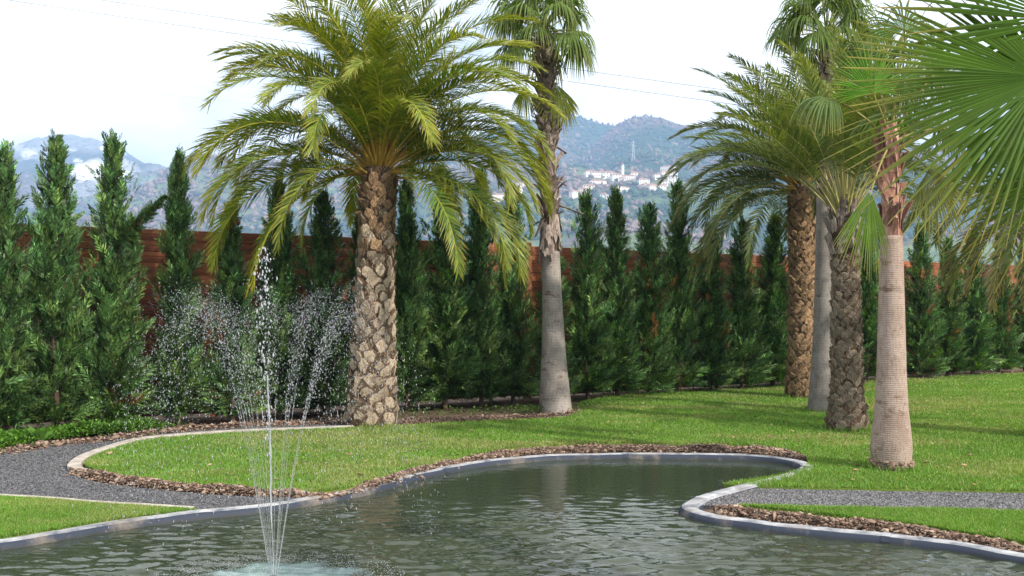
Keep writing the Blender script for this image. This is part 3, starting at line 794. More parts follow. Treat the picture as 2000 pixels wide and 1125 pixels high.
for k, (px, ty, v, wf, lab) in enumerate(cyp):
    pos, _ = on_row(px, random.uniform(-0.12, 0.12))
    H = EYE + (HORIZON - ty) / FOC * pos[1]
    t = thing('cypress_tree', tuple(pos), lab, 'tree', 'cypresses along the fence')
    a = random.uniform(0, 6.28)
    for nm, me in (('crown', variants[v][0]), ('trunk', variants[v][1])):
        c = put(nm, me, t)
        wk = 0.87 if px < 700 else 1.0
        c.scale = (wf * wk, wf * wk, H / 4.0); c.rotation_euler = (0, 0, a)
    if 'straggling' in lab:
        for nm, me in (('side_branch', variants[4][0]), ('side_branch', variants[4][1])):
            c = put(nm, me, t, (0.1, -0.08, 2.65)); c.scale = (0.34, 0.34, 0.24); c.rotation_euler = (0.1, 0.85, 0)

# ------------------------------------------------------------------ palm foliage builders
def frond(az, e0, e1, L, r0, base=(0, 0, 0), n=74, ll=0.36, lw=0.016, vee=0.45, hang=0.25, power=1.25, drift=0.0, palette='gold', bare=0.13, up0=0.0):
    """one feather frond: leaflets and midrib as separate meshes, local to the trunk base"""
    K = 26; s = np.linspace(0, 1, K)
    e = np.radians(e0 + (e1 - e0) * s ** power); a = az + drift * s ** 1.5
    hd = np.stack([np.cos(a), np.sin(a), 0 * a], -1)
    t = hd * np.cos(e)[:, None] + np.array([0, 0, 1.0]) * np.sin(e)[:, None]
    p = np.asarray(base) + np.vstack([[0, 0, 0], np.cumsum((t[1:] + t[:-1]) / 2 * (L / (K - 1)), 0)])
    u = -hd * np.sin(e)[:, None] + np.array([0, 0, 1.0]) * np.cos(e)[:, None]
    b = np.cross(t, u)
    roll = r0.normal(0, 0.25)
    u, b = u * np.cos(roll) + b * np.sin(roll), b * np.cos(roll) - u * np.sin(roll)
    sl = np.linspace(bare, 0.995, n); sl = np.repeat(sl, 2) + r0.normal(0, 0.003, 2 * n)
    sd = np.tile([-1.0, 1.0], n)
    def at(A): return np.stack([np.interp(sl, s, A[:, k]) for k in range(3)], -1)
    P_, T_, U_, B_ = at(p), unit(at(t)), unit(at(u)), unit(at(b))
    pr = np.interp(sl, [0, bare, 0.25, 0.5, 0.8, 1.0], [0.15, 0.35, 0.9, 1.0, 0.8, 0.42]) * r0.uniform(0.82, 1.12, 2 * n)
    ln = ll * pr
    fw = np.radians(np.interp(sl, [0, 0.3, 1.0], [72, 58, 24]) + r0.normal(0, 6, 2 * n))
    ve = vee + r0.normal(0, 0.22, 2 * n)
    d = unit(T_ * np.cos(fw)[:, None] + (B_ * (sd * np.cos(ve))[:, None] + U_ * np.sin(ve)[:, None]) * np.sin(fw)[:, None])
    w = unit(T_ - d * (T_ * d).sum(-1, keepdims=True)) * (lw * 0.5 * r0.uniform(0.8, 1.2, 2 * n))[:, None]
    down = np.array([0, 0, -1.0]); hg = hang * r0.uniform(0.6, 1.4, 2 * n)
    m1 = P_ + d * (ln * 0.45)[:, None] + down * (ln * hg * 0.16)[:, None]
    tp = P_ + d * ln[:, None] + down * (ln * hg)[:, None]
    V = np.stack([P_ - w * 0.7, P_ + w * 0.7, m1 + w, m1 - w, tp], 1)
    i = np.arange(2 * n)[:, None] * 5
    Q = i + np.array([[0, 1, 2, 3]]); T3 = i + np.array([[3, 2, 4]])
    if palette == 'gold':
        g0 = np.array([0.088, 0.158, 0.022]); g1 = np.array([0.35, 0.345, 0.04]); tipc = np.array([0.34, 0.25, 0.05])
    elif palette == 'dull':
        g0 = np.array([0.055, 0.100, 0.026]); g1 = np.array([0.14, 0.165, 0.04]); tipc = np.array([0.28, 0.20, 0.08])
    elif palette == 'lime':
        g0 = np.array([0.115, 0.175, 0.05]); g1 = np.array([0.24, 0.27, 0.09]); tipc = np.array([0.30, 0.26, 0.10])
    else:
        g0 = np.array([0.10, 0.10, 0.03]); g1 = np.array([0.22, 0.18, 0.06]); tipc = np.array([0.36, 0.27, 0.14])
    k1 = np.clip(r0.normal(0.08, 0.2, (2 * n, 1)) + r0.uniform(-0.1, 0.25) + 0.7 * np.clip(sl - 0.55, 0, 1)[:, None], 0, 1)
    c = (g0 * (1 - k1) + g1 * k1) * r0.uniform(0.8, 1.2, (2 * n, 1))
    C = np.repeat(c[:, None], 5, 1); kt = r0.uniform(0.3, 0.9, (2 * n, 1)); C[:, 4] = c * (1 - kt) + tipc * kt
    blade = mesh_np('frond', V.reshape(-1, 3), [Q, T3], C.reshape(-1, 3), (M['frond'],))
    wr = np.interp(s, [0, 0.06, 0.2, 1], [0.028, 0.016, 0.011, 0.003]) * (L / 2.6)
    rv, rq = tube(p - u * 0.003, wr, 5)
    rc = np.repeat(np.interp(s, [0, 0.1, 0.3, 1], [0, 0, 1, 1])[:, None] * np.array([0.34, 0.31, 0.03]) + np.interp(s, [0, 0.1, 0.3, 1], [1, 1, 0, 0])[:, None] * np.array([0.38, 0.24, 0.04]), 5, 0)
    if palette == 'dull': rc = rc * 0.75
    if palette == 'lime': rc = np.repeat(np.interp(s, [0, 0.3, 1], [1, 0.9, 0.7])[:, None] * np.array([0.36, 0.33, 0.12]), 5, 0)
    rib = mesh_np('midrib', rv, rq, rc, (M['rib'],), smooth=True)
    return blade, rib

def add_frond(tree, *a, **k):
    bl, rb = frond(*a, **k)
    o = put('frond', bl, tree); put('midrib', rb, o); return o

def fan(tree, base, hub, out, nrm, R, r0, span=250, nseg=46, droop=0.5, split=0.52, cup=0.25, col=(0.10, 0.17, 0.03), tipc=(0.33, 0.27, 0.10), arch=0.25, pet_r=0.014, petcol=(0.26, 0.28, 0.05), tip_len=1.0, name='fan_leaf', fold=0.35, gap=0.97, broken=0.08):
    """one fan leaf on its stalk; out = pointing direction, nrm = upper side of the blade"""
    base = np.asarray(base, float); hub = np.asarray(hub, float)
    out = unit(out); nrm = unit(np.asarray(nrm, float) - out * np.dot(nrm, out)); sdv = np.cross(nrm, out)
    th = np.radians(np.linspace(-span / 2, span / 2, nseg)); dth = np.radians(span / nseg)
    th = th + r0.normal(0, dth * 0.12, nseg)
    rs = np.array([0.03, 0.22, 0.42, 0.58, 0.72, 0.86, 1.0]); K = len(rs)
    lenf = (1 - 0.28 * (np.abs(th) / np.radians(max(span, 1) / 2)) ** 2) * r0.uniform(0.88, 1.08, nseg) * tip_len
    d0 = np.cos(th)[:, None] * out + np.sin(th)[:, None] * sdv - (np.abs(np.sin(th)) * cup)[:, None] * nrm
    d0 = unit(d0)
    sp = split * r0.uniform(0.88, 1.1, nseg)
    dj = droop * r0.uniform(0.6, 1.4, nseg)
    brk = r0.random(nseg) < broken; dj = np.where(brk, dj + r0.uniform(1.5, 5.0, nseg), dj)
    V = np.empty((nseg, K, 3, 3)); p = np.repeat(hub[None], nseg, 0) + d0 * (R * rs[0]); prev = rs[0]; d = d0.copy()
    perp0 = unit(np.cos(th + np.pi / 2)[:, None] * out + np.sin(th + np.pi / 2)[:, None] * sdv)
    for k in range(K):
        if k:
            bend = (dj * max(0.0, rs[k] - 0.30) ** 1.3 * 1.9)[:, None]
            d = unit(d0 + np.array([0, 0, -1.0]) * bend)
            p = p + d * (R * (rs[k] - rs[k - 1]) * lenf)[:, None]
        wfull = R * np.minimum(rs[k], sp) * math.tan(dth / 2) * gap
        tap = np.where(rs[k] <= sp, 1.0, np.clip(1 - (rs[k] - sp) / (1.0 - sp), 0.03, 1) ** 0.75)
        w = (wfull * tap)[:, None]
        pn = unit(np.cross(d, perp0)); pn = pn * np.sign((pn * nrm).sum(-1, keepdims=True) + 1e-9)
        V[:, k, 0] = p - perp0 * w; V[:, k, 2] = p + perp0 * w
        V[:, k, 1] = p + pn * w * fold * 2
    i = np.arange(nseg)[:, None, None] * (K * 3) + np.arange(K - 1)[None, :, None] * 3
    Q = np.concatenate([i + np.array([[[0, 1, 4, 3]]]), i + np.array([[[1, 2, 5, 4]]])]).reshape(-1, 4)
    C = np.empty((nseg, K, 3, 3)); col = np.array(col); tipc = np.array(tipc)
    js = r0.uniform(0.82, 1.18, (nseg, 1))
    kt = np.interp(rs, [0, 0.6, 0.86, 1.0], [0.0, 0.04, 0.35, 0.95])
    kk = kt[None, :] * r0.uniform(0.5, 1.25, (nseg, 1)); kk = np.clip(kk, 0, 1)[..., None]
    c = (col * js)[:, None] * (1 - kk) + tipc * kk
    C[:] = c[:, :, None]; C[:, :, 1] *= 1.15
    blade = mesh_np(name, V.reshape(-1, 3), Q, C.reshape(-1, 3), (M['fan'],))
    o = put(name, blade, tree)
    # stalk from trunk to hub, arching
    s = np.linspace(0, 1, 10)[:, None]; mid = (base + hub) / 2 + np.array([0, 0, 1.0]) * arch * np.linalg.norm(hub - base)
    pt = base * (1 - s) ** 2 + 2 * mid * s * (1 - s) + (hub + out * R * 0.06) * s ** 2
    rv, rq = tube(pt, np.linspace(pet_r * 1.5, pet_r * 0.7, 10), 5)
    put('stalk', mesh_np('stalk', rv, rq, np.broadcast_to(np.array(petcol), (len(rv), 3)), (M['rib'],), smooth=True), o)
    return o

def scar_mesh(face, edge, cut=0.62, out=0.5, tilt=0.25, seed=0):
    """cut leaf base: a raised lozenge with a paler cut face, unit size, facing +X"""
    r0 = np.random.default_rng(seed)
    a = np.linspace(0, 2 * np.pi, 8, endpoint=False)
    lo = np.sign(np.cos(a)) * np.abs(np.cos(a)) ** 1.4; la = np.sign(np.sin(a)) * np.abs(np.sin(a)) ** 1.3
    j = r0.uniform(0.8, 1.2, 8)
    ring0 = np.column_stack([np.full(8, -0.12), lo * j * 0.56, la * j * 0.60])
    ring1 = np.column_stack([out * (0.75 + tilt * la), lo * j * (cut * 0.56 + 0.1), la * j * (cut * 0.6 + 0.06) + 0.06])
    j2 = j * r0.uniform(0.72, 1.15, 8)
    ring2 = np.column_stack([out * (1.0 + tilt * la) * r0.uniform(0.75, 1.2, 8), lo * j2 * cut * 0.5, la * j2 * cut * 0.6 + 0.08])
    c = np.array([[out * 1.02, 0.03 * r0.normal(), 0.08]])
    V = np.vstack([ring0, ring1, ring2, c]); i = np.arange(8); n = (i + 1) % 8
    Q1 = np.stack([i, n, n + 8, i + 8], -1); Q2 = np.stack([i + 8, n + 8, n + 16, i + 16], -1); T = np.stack([i + 16, n + 16, np.full(8, 24)], -1)
    return mesh_np('leaf_base', V, [Q1, Q2, T], None, (face, edge), [1, 0, 0])

def boot_mesh(mat, flare=0.5, split=True, seed=0, point=0.35):
    """old split leaf base: a curved flap, rooted at z=0, standing off the trunk towards its upper end (unit height)"""
    r0 = np.random.default_rng(seed)
    zs = np.array([0.0, 0.35, 0.7, 1.0]); V = []
    for k, z in enumerate(zs):
        w = np.interp(z, [0, 0.4, 1], [0.42, 0.40, point]) * r0.uniform(0.85, 1.15)
        off = flare * z ** 1.6
        for y in (-1, -0.35, 0.35, 1):
            V.append([off + 0.12 * (1 - y * y) + r0.normal(0, 0.02), y * w + 0.1 * z * r0.normal(), z + (0.1 * r0.normal() if z == 1 else 0)])
    V = np.array(V); B = V - np.array([0.10, 0, 0]); B[:, 1] *= 0.92
    A = np.vstack([V, B]); Q = []
    for r in range(3):
        for c in range(3):
            a = r * 4 + c
            Q += [[a, a + 1, a + 5, a + 4], [16 + a + 1, 16 + a, 16 + a + 4, 16 + a + 5]]
    for r in range(3):
        Q += [[r * 4, r * 4 + 4, 16 + r * 4 + 4, 16 + r * 4], [r * 4 + 3, 16 + r * 4 + 3, 16 + r * 4 + 7, r * 4 + 7]]
    for c in range(3): Q.append([12 + c, 13 + c, 29 + c, 28 + c])
    return mesh_np('leaf_base', A, np.array(Q), None, (mat,))

def stud(tree, meshes, zr, rows, around, rfun, size, r0, cxy=None, front=None, jit=0.2, mirror=False, zs=None, droop=0.0):
    """leaf bases in interlocking rows round a trunk, each an object of its own"""
    z = zr[0]; row = 0; step = (zr[1] - zr[0]) / rows; out = []
    for row in range(rows):
        z = zr[0] + (row + 0.5) * step
        for k in range(around):
            a = (k + 0.5 * (row % 2)) / around * 2 * math.pi + row * 0.035 + r0.normal(0, 0.06)
            if front is not None and math.cos(a - front[0]) < front[1]: continue
            zz = z + r0.normal(0, step * jit)
            cx, cy = cxy(zz) if cxy else (0, 0)
            R = rfun(zz)
            o = put('leaf_base', meshes[r0.integers(0, len(meshes))], tree, (cx + R * math.cos(a), cy + R * math.sin(a), zz))
            f = (zz - zr[0]) / (zr[1] - zr[0])
            sx, sy, sz = size(f, r0)
            o.scale = (sx, sy, sz)
            o.rotation_euler = (r0.normal(0, 0.28), droop + r0.normal(0, 0.13), a + r0.normal(0, 0.12))
            out.append(o)
    return out
CAMW = -math.pi / 2      # azimuth towards the camera
def fibres(tree, rfun, cxy, zr, n, off, seed, colr=(0.16, 0.10, 0.06)):
    """ragged brown fibre caught between the leaf bases"""
    r0 = np.random.default_rng(seed)
    z = r0.uniform(zr[0], zr[1], n); a = r0.uniform(0, 6.283, n); R = np.array([rfun(v) for v in z]) + r0.uniform(0.0, off, n)
    cx = np.array([cxy(v)[0] for v in z]) if cxy else 0 * z
    p0 = np.column_stack([cx + R * np.cos(a), R * np.sin(a), z]); tn = np.column_stack([-np.sin(a), np.cos(a), 0 * a]); rd = np.column_stack([np.cos(a), np.sin(a), 0 * a])
    ln = r0.uniform(0.04, 0.12, n)[:, None]; d = unit(np.array([0, 0, 1.0]) * r0.choice([1, 1, -0.6], n)[:, None] + tn * r0.normal(0, 0.7, (n, 1)) + rd * r0.uniform(0.05, 0.5, (n, 1)))
    w = tn * r0.uniform(0.003, 0.009, (n, 1))
    V = np.stack([p0 - w, p0 + w, p0 + d * ln], 1)
    put('fibre', mesh_np('fibre', V.reshape(-1, 3), np.arange(3 * n).reshape(-1, 3), np.repeat(np.array([colr]) * r0.uniform(0.4, 1.9, (n, 1)), 3, 0), (M['rib'],)), tree, kind='stuff')

# ------------------------------------------------------------------ main date palm (thick trunk, golden crown)
def trunk_obj(tree, prof, mat, lean=None, wob=0.02, k=30, seed=0, sub=5):
    prof = np.asarray(prof, float)
    zz = np.linspace(prof[0, 0], prof[-1, 0], len(prof) * sub); rr = np.interp(zz, prof[:, 0], prof[:, 1])
    ker = np.ones(5) / 5; rr = np.convolve(np.pad(rr, 2, 'edge'), ker, 'valid')
    V, F = lathe(np.column_stack([zz, rr]), k, wob, lean, seed)
    put('trunk', mesh_np('trunk', V, F, None, (mat,), smooth=True), tree)
    return lambda z: float(np.interp(z, zz, rr))

GA = 2.39996
def crown(tree, hub, count, rtop, r0, e_hi, e_lo, bend_hi, bend_lo, L0, L1, pal, a0=0.0, skip=None, soft=0.6, epow=0.85, **kw):
    """fronds spiralling out from upright centre to drooping skirt"""
    for k in range(count):
        u = (k + 0.5) / count
        az = a0 + k * GA + r0.normal(0, 0.12)
        e0 = e_hi + (e_lo - e_hi) * u ** epow + r0.normal(0, 7)
        bd = bend_hi + (bend_lo - bend_hi) * (1 - math.exp(-u / soft)) + r0.normal(0, 9)
        e1 = max(e0 - bd, -88)
        Ln = (L0 + (L1 - L0) * math.sin(min(1, u * 1.15) * math.pi * 0.5)) * r0.uniform(0.9, 1.1)
        rb = rtop * (0.25 + 0.7 * u)
        if skip and skip(az, u): continue
        base = (hub[0] + rb * math.cos(az), hub[1] + rb * math.sin(az), hub[2] + 0.22 * (1 - u) + r0.normal(0, 0.05))
        add_frond(tree, az, e0, e1, Ln, r0, base, palette=pal, drift=r0.normal(0, 0.25), **kw)

r0 = np.random.default_rng(101)
b = G(725, 829)
palm = thing('date_palm', tuple(b), 'thick date palm with golden green crown and patterned trunk, nearest the fountain', 'palm tree', 'palms on the lawn')
lean = lambda z: (0.03 * z, 0.0 * z)
rf = trunk_obj(palm, [(-0.1, 0.37), (0.15, 0.36), (0.5, 0.335), (1.0, 0.305), (1.6, 0.272), (2.3, 0.25), (3.0, 0.235), (3.5, 0.235), (3.72, 0.20)], M['core'], lean, 0.03, 32, 1)
sc_m = [scar_mesh(M['scar_face'], M['scar_edge'], c, 0.42, t, s) for c, t, s in ((0.60, 0.35, 1), (0.68, 0.2, 2), (0.55, 0.5, 3), (0.64, 0.3, 4), (0.5, 0.6, 5), (0.72, 0.0, 6), (0.45, 0.4, 7), (0.62, 0.7, 8), (0.57, 0.1, 9), (0.75, 0.4, 10), (0.42, 0.8, 15))]
scars_ = stud(palm, sc_m, (0.05, 3.60), 29, 9, lambda z: rf(z) - 0.008, lambda f, q: (np.interp(f, [0, 0.2, 0.35, 1], [0.035, 0.05, 0.075, 0.10]) * q.uniform(0.7, 1.2), np.interp(f, [0, 0.4, 1], [0.25, 0.185, 0.165]) * q.uniform(0.85, 1.15), 0.235 * q.uniform(0.8, 1.15)), r0, lean)
sc_r = [scar_mesh(M['rust_face'], M['scar_edge'], c, 0.5, t, s_) for c, t, s_ in ((0.62, 0.5, 51), (0.55, 0.6, 52), (0.7, 0.4, 53))]
for o_ in scars_:
    if o_.location.z + r0.normal(0, 0.25) > 2.85: o_.data = sc_r[r0.integers(0, 3)]
hub = (0.11, 0, 3.62)
fibres(palm, rf, lean, (0.05, 3.7), 3400, 0.035, 501, (0.22, 0.15, 0.095))
crown(palm, hub, 124, 0.24, r0, 88, 11, 40, 118, 3.05, 2.75, 'gold', 0.6, epow=1.1, soft=0.2, power=1.4, skip=lambda a, u: (u > 0.55 and math.cos(a - CAMW) > 0.5) or (u > 0.78 and math.cos(a - CAMW) < -0.5), n=120, ll=0.44, lw=0.016, vee=0.42, hang=0.22)
# the old fronds hanging low round the skirt
for az, e0, e1, L in ((-2.55, 12, -89, 1.55), (-2.75, 8, -86, 2.5), (-0.75, 12, -87, 2.3), (-0.25, 14, -86, 2.6), (-2.35, 30, -88, 2.2), (-0.55, 30, -88, 1.6), (3.4, 4, -84, 2.6)):
    add_frond(palm, az, e0, e1, L, r0, (hub[0] + 0.2 * math.cos(az), 0.2 * math.sin(az), hub[2]), palette='gold', n=74, ll=0.33, lw=0.02, power=0.75, hang=0.15, vee=0.35)

# ------------------------------------------------------------------ grey fan palm in the middle
r0 = np.random.default_rng(102)
b = G(1085, 806)
palm = thing('fan_palm', tuple(b), 'tall fan palm with smooth grey lower trunk and shaggy upper trunk, centre', 'palm tree', 'palms on the lawn')
lean = lambda z: (-0.03 * z + 0.0 * z * z, 0.0 * z)
rf = trunk_obj(palm, [(-0.1, 0.265), (0.1, 0.262), (0.35, 0.24), (0.8, 0.205), (1.3, 0.18), (1.9, 0.16), (2.4, 0.15), (2.6, 0.148)], M['grey_trunk'], lean, 0.015, 32, 2)
V, F = lathe([(2.5, 0.135), (3.0, 0.13), (4.0, 0.125), (5.2, 0.13), (6.0, 0.12), (6.2, 0.07)], 18, 0.05, lean, 4)
put('shaggy_trunk', mesh_np('shaggy_trunk', V, F, None, (M['core'],), smooth=True), palm)
bt = [boot_mesh(M['boot'], f, True, s, p) for f, s, p in ((0.35, 1, 0.3), (0.6, 2, 0.2), (0.45, 3, 0.36), (0.8, 4, 0.15))]
up_r = lambda z: 0.118
stud(palm, bt, (4.55, 6.05), 16, 8, up_r, lambda f, q: (0.11 * q.uniform(0.8, 1.3), 0.11 * q.uniform(0.8, 1.2), 0.14 * q.uniform(0.8, 1.3)), r0, lean, droop=0.25)
stud(palm, bt, (3.05, 4.6), 11, 7, up_r, lambda f, q: (0.12 * q.uniform(0.6, 1.6), 0.14 * q.uniform(0.8, 1.2), 0.20 * q.uniform(0.7, 1.4)), r0, lean, droop=0.1)
# long dry flaps hanging head-down at the foot of the shag
for k in range(26):
    a = k * GA; z = r0.uniform(2.75, 3.25); cx, cy = lean(z)
    o = put('dry_flap', bt[r0.integers(0, 4)], palm, (cx + 0.145 * math.cos(a), 0.145 * math.sin(a), z))
    o.scale = (0.10 * r0.uniform(0.5, 1.2), 0.13, 0.36 * r0.uniform(0.7, 1.3)); o.rotation_euler = (math.pi, r0.normal(0, 0.08), a); o.rotation_mode = 'XYZ'
# two stubs sticking out to the right
for z, a, l in ((3.35, 0.1, 0.42), (3.75, -0.5, 0.2), (4.3, 0.3, 0.2), (3.1, 2.9, 0.22)):
    cx, cy = lean(z)
    o = put('leaf_base', bt[1], palm, (cx + 0.12 * math.cos(a), 0.12 * math.sin(a), z)); o.scale = (0.12, 0.08, l); o.rotation_euler = (0, 1.75, a)
hub0 = np.array([-0.186, 0, 6.12])
for k in range(26):
    u = (k + 0.5) / 26; az = k * GA + 0.4; el = np.radians(78 - 88 * u + r0.normal(0, 5))
    d = np.array([math.cos(az) * math.cos(el), math.sin(az) * math.cos(el), math.sin(el)])
    pl = r0.uniform(0.40, 0.58)
    hubp = hub0 + d * pl * 1.2 + np.array([0, 0, -0.10 * u])
    out = unit(d + np.array([0, 0, -0.35 * u])); nr = unit(np.cross(np.cross(d, [0, 0, 1.0]) + 1e-6, d)) + np.array([0, 0, 0.2])
    fan(palm, hub0 + d * 0.05, hubp, out, nr, r0.uniform(0.62, 0.74), r0, 235, 40, 2.6 + 1.4 * u, 0.45, 0.3, (0.115, 0.17, 0.045), (0.32, 0.30, 0.13), 0.12, 0.011, (0.24, 0.27, 0.06))
# leaves hanging from long bent stalks
for (bx, bz, hx, hy, hz, R, sp) in ((0.10, 5.95, 0.21, -0.12, 5.26, 0.80, 100), (-0.10, 5.9, -0.30, -0.10, 5.25, 0.62, 80), (0.12, 5.9, 0.30, 0.05, 5.24, 0.70, 70)):
    cx = hub0[0]
    fan(palm, (cx + bx, -0.03, bz), (cx + hx, hy, hz), (0.05, 0, -1), (0.3, -1, 0), R, r0, sp, 26, 0.3, 0.62, 0.1, (0.12, 0.15, 0.03), (0.34, 0.24, 0.10), 0.25, 0.012, (0.38, 0.29, 0.10))
fan(palm, (hub0[0] + 0.05, -0.05, 6.05), (hub0[0] + 0.5, -0.15, 6.0), (0.75, -0.2, -0.5), (0.5, 0, 0.8), 0.72, r0, 150, 34, 2.6, 0.4, 0.3, (0.11, 0.155, 0.035), (0.3, 0.27, 0.1), 0.3, 0.011, (0.2, 0.22, 0.05))

# ------------------------------------------------------------------ brown scaly date palm, back of the right group
r0 = np.random.default_rng(103)
b = G(1567, 776)
palm = thing('date_palm', tuple(b), 'brown scaly date palm at the back of the right palm group, leftmost trunk there', 'palm tree', 'palms on the lawn')
rf = trunk_obj(palm, [(-0.1, 0.33), (0.1, 0.325), (0.4, 0.285), (0.9, 0.255), (2.0, 0.245), (3.0, 0.26), (3.6, 0.265), (3.95, 0.22)], M['core'], None, 0.02, 28, 3)
sc2 = [scar_mesh(M['rust_face'], M['scar_edge'], c, 0.5, t, s) for c, t, s in ((0.72, 0.3, 11), (0.66, 0.5, 12), (0.76, 0.2, 13), (0.6, 0.6, 14))]
stud(palm, sc2, (0.05, 3.85), 46, 12, lambda z: rf(z) - 0.01, lambda f, q: (np.interp(f, [0, 0.3, 1], [0.05, 0.06, 0.09]) * q.uniform(0.7, 1.2), 0.135 * q.uniform(0.85, 1.15), 0.145 * q.uniform(0.8, 1.15)), r0, None, (CAMW, -0.10))
fibres(palm, rf, None, (0.05, 3.9), 2200, 0.03, 502, (0.20, 0.12, 0.06))
crown(palm, (0, 0, 3.9), 80, 0.24, r0, 84, 6, 50, 92, 2.8, 2.7, 'dull', 1.1, skip=lambda a, u: u > 0.6 and math.cos(a - CAMW) > 0.55, soft=0.2, power=1.4, n=104, ll=0.42, lw=0.017, vee=0.4, hang=0.2)
for az, e0, e1, L in ((2.9, 6, -80, 2.7), (3.4, 2, -82, 2.6), (3.9, 10, -86, 2.4), (-1.2, 10, -88, 1.6), (2.6, 22, -60, 2.9)):
    add_frond(palm, az, e0, e1, L, r0, (0.2 * math.cos(az), 0.2 * math.sin(az), 3.9), palette='dull', n=72, ll=0.33, lw=0.021, power=0.85, hang=0.15)

# ------------------------------------------------------------------ tall grey fan palm, second trunk of the right group
r0 = np.random.default_rng(104)
b = G(1605, 803)
palm = thing('fan_palm', tuple(b), 'tallest fan palm with thin smooth grey trunk between two scaly date palms', 'palm tree', 'palms on the lawn')
lean = lambda z: (0.012 * z, 0.0 * z)
rf = trunk_obj(palm, [(-0.1, 0.23), (0.1, 0.222), (0.5, 0.19), (1.2, 0.155), (2.2, 0.135), (3.0, 0.128), (3.5, 0.125)], M['dark_trunk'], lean, 0.015, 28, 5)
V, F = lathe([(3.4, 0.11), (4.0, 0.11), (5.2, 0.11), (6.0, 0.10), (6.25, 0.06)], 16, 0.05, lean, 6)
put('shaggy_trunk', mesh_np('shaggy_trunk', V, F, None, (M['core'],), smooth=True), palm)
stud(palm, bt, (3.4, 6.1), 20, 7, lambda z: 0.105, lambda f, q: (0.10 * q.uniform(0.7, 1.3), 0.12 * q.uniform(0.8, 1.2), 0.18 * q.uniform(0.8, 1.3)), r0, lean, (CAMW, -0.4), droop=0.15)
hub0 = np.array([0.075, 0, 6.15])
for k in range(24):
    u = (k + 0.5) / 24; az = k * GA + 1.7; el = np.radians(76 - 84 * u + r0.normal(0, 5))
    d = np.array([math.cos(az) * math.cos(el), math.sin(az) * math.cos(el), math.sin(el)])
    pl = r0.uniform(0.5, 0.75); hubp = hub0 + d * pl + np.array([0, 0, -0.12 * u])
    nr = unit(np.cross(np.cross(d, [0, 0, 1.0]) + 1e-6, d)) + np.array([0, 0, 0.2])
    fan(palm, hub0 + d * 0.05, hubp, unit(d + np.array([0, 0, -0.45 * u])), nr, r0.uniform(0.60, 0.75), r0, 235, 40, 2.4 + 1.6 * u, 0.45, 0.3, (0.10, 0.155, 0.035), (0.32, 0.30, 0.12), 0.12, 0.011, (0.22, 0.26, 0.06))

# ------------------------------------------------------------------ young date palm with upright fronds, third trunk
r0 = np.random.default_rng(105)
b = G(1655, 839)
palm = thing('date_palm', tuple(b), 'slimmer date palm with upright pale fronds and dark scaled trunk, flared foot', 'palm tree', 'palms on the lawn')
lean = lambda z: (-0.012 * z, 0.0 * z)
rf = trunk_obj(palm, [(-0.1, 0.31), (0.06, 0.285), (0.2, 0.235), (0.45, 0.208), (1.0, 0.19), (1.8, 0.175), (2.3, 0.175), (2.5, 0.2), (2.9, 0.2), (3.05, 0.15)], M['core'], lean, 0.03, 28, 7)
sc3 = [scar_mesh(M['brown_face'], M['scar_edge'], c, 0.5, t, s) for c, t, s in ((0.6, 0.5, 21), (0.55, 0.7, 22), (0.65, 0.4, 23))]
stud(palm, sc3, (0.04, 2.36), 25, 9, lambda z: rf(z) - 0.008, lambda f, q: (0.06 * q.uniform(0.7, 1.2), np.interp(f, [0, 0.15, 1], [0.19, 0.145, 0.125]) * q.uniform(0.85, 1.15), 0.165 * q.uniform(0.8, 1.15)), r0, lean)
fibres(palm, rf, lean, (0.03, 2.5), 1800, 0.03, 503, (0.17, 0.13, 0.09))
bt3 = [boot_mesh(M['boot'], f, True, s, p) for f, s, p in ((0.3, 31, 0.3), (0.4, 32, 0.25), (0.25, 33, 0.34))]
stud(palm, bt3, (2.35, 3.0), 5, 9, lambda z: 0.17, lambda f, q: (0.20 * q.uniform(0.7, 1.2), 0.16 * q.uniform(0.8, 1.2), 0.24 * q.uniform(0.8, 1.3)), r0, lean)
crown(palm, (-0.036, 0, 2.98), 52, 0.17, r0, 87, 48, 26, 66, 2.4, 2.3, 'lime', 0.2, n=72, ll=0.40, lw=0.018, vee=0.35, hang=0.22, bare=0.28)

# ------------------------------------------------------------------ pinkish fan palm in front
r0 = np.random.default_rng(106)
b = G(1741, 916)
palm = thing('fan_palm', tuple(b), 'fan palm with pinkish ringed trunk and bulging foot, nearest trunk on the right', 'palm tree', 'palms on the lawn')
lean = lambda z: (0.0 * z, 0.0 * z)
rf = trunk_obj(palm, [(-0.1, 0.16), (0.0, 0.175), (0.1, 0.207), (0.22, 0.212), (0.36, 0.20), (0.6, 0.17), (0.95, 0.15), (1.4, 0.138), (1.9, 0.126), (2.2, 0.118), (2.45, 0.114)], M['pink_trunk'], lean, 0.012, 36, 8)
V, F = lathe([(2.38, 0.10), (2.6, 0.092), (3.0, 0.076), (3.5, 0.07), (3.65, 0.05)], 18, 0.04, lean, 9)
put('fibrous_neck', mesh_np('fibrous_neck', V, F, None, (M['red_boot'],), smooth=True), palm)
btr = [boot_mesh(M['red_boot'], f, True, s, p) for f, s, p in ((0.22, 41, 0.3), (0.3, 42, 0.2), (0.18, 43, 0.36))]
stud(palm, btr, (2.36, 3.4), 9, 6, lambda z: float(np.interp(z, [2.3, 2.6, 3.4], [0.10, 0.085, 0.065])), lambda f, q: (0.06 * q.uniform(0.7, 1.3), 0.11 * q.uniform(0.8, 1.2), 0.26 * q.uniform(0.8, 1.3)), r0, lean)
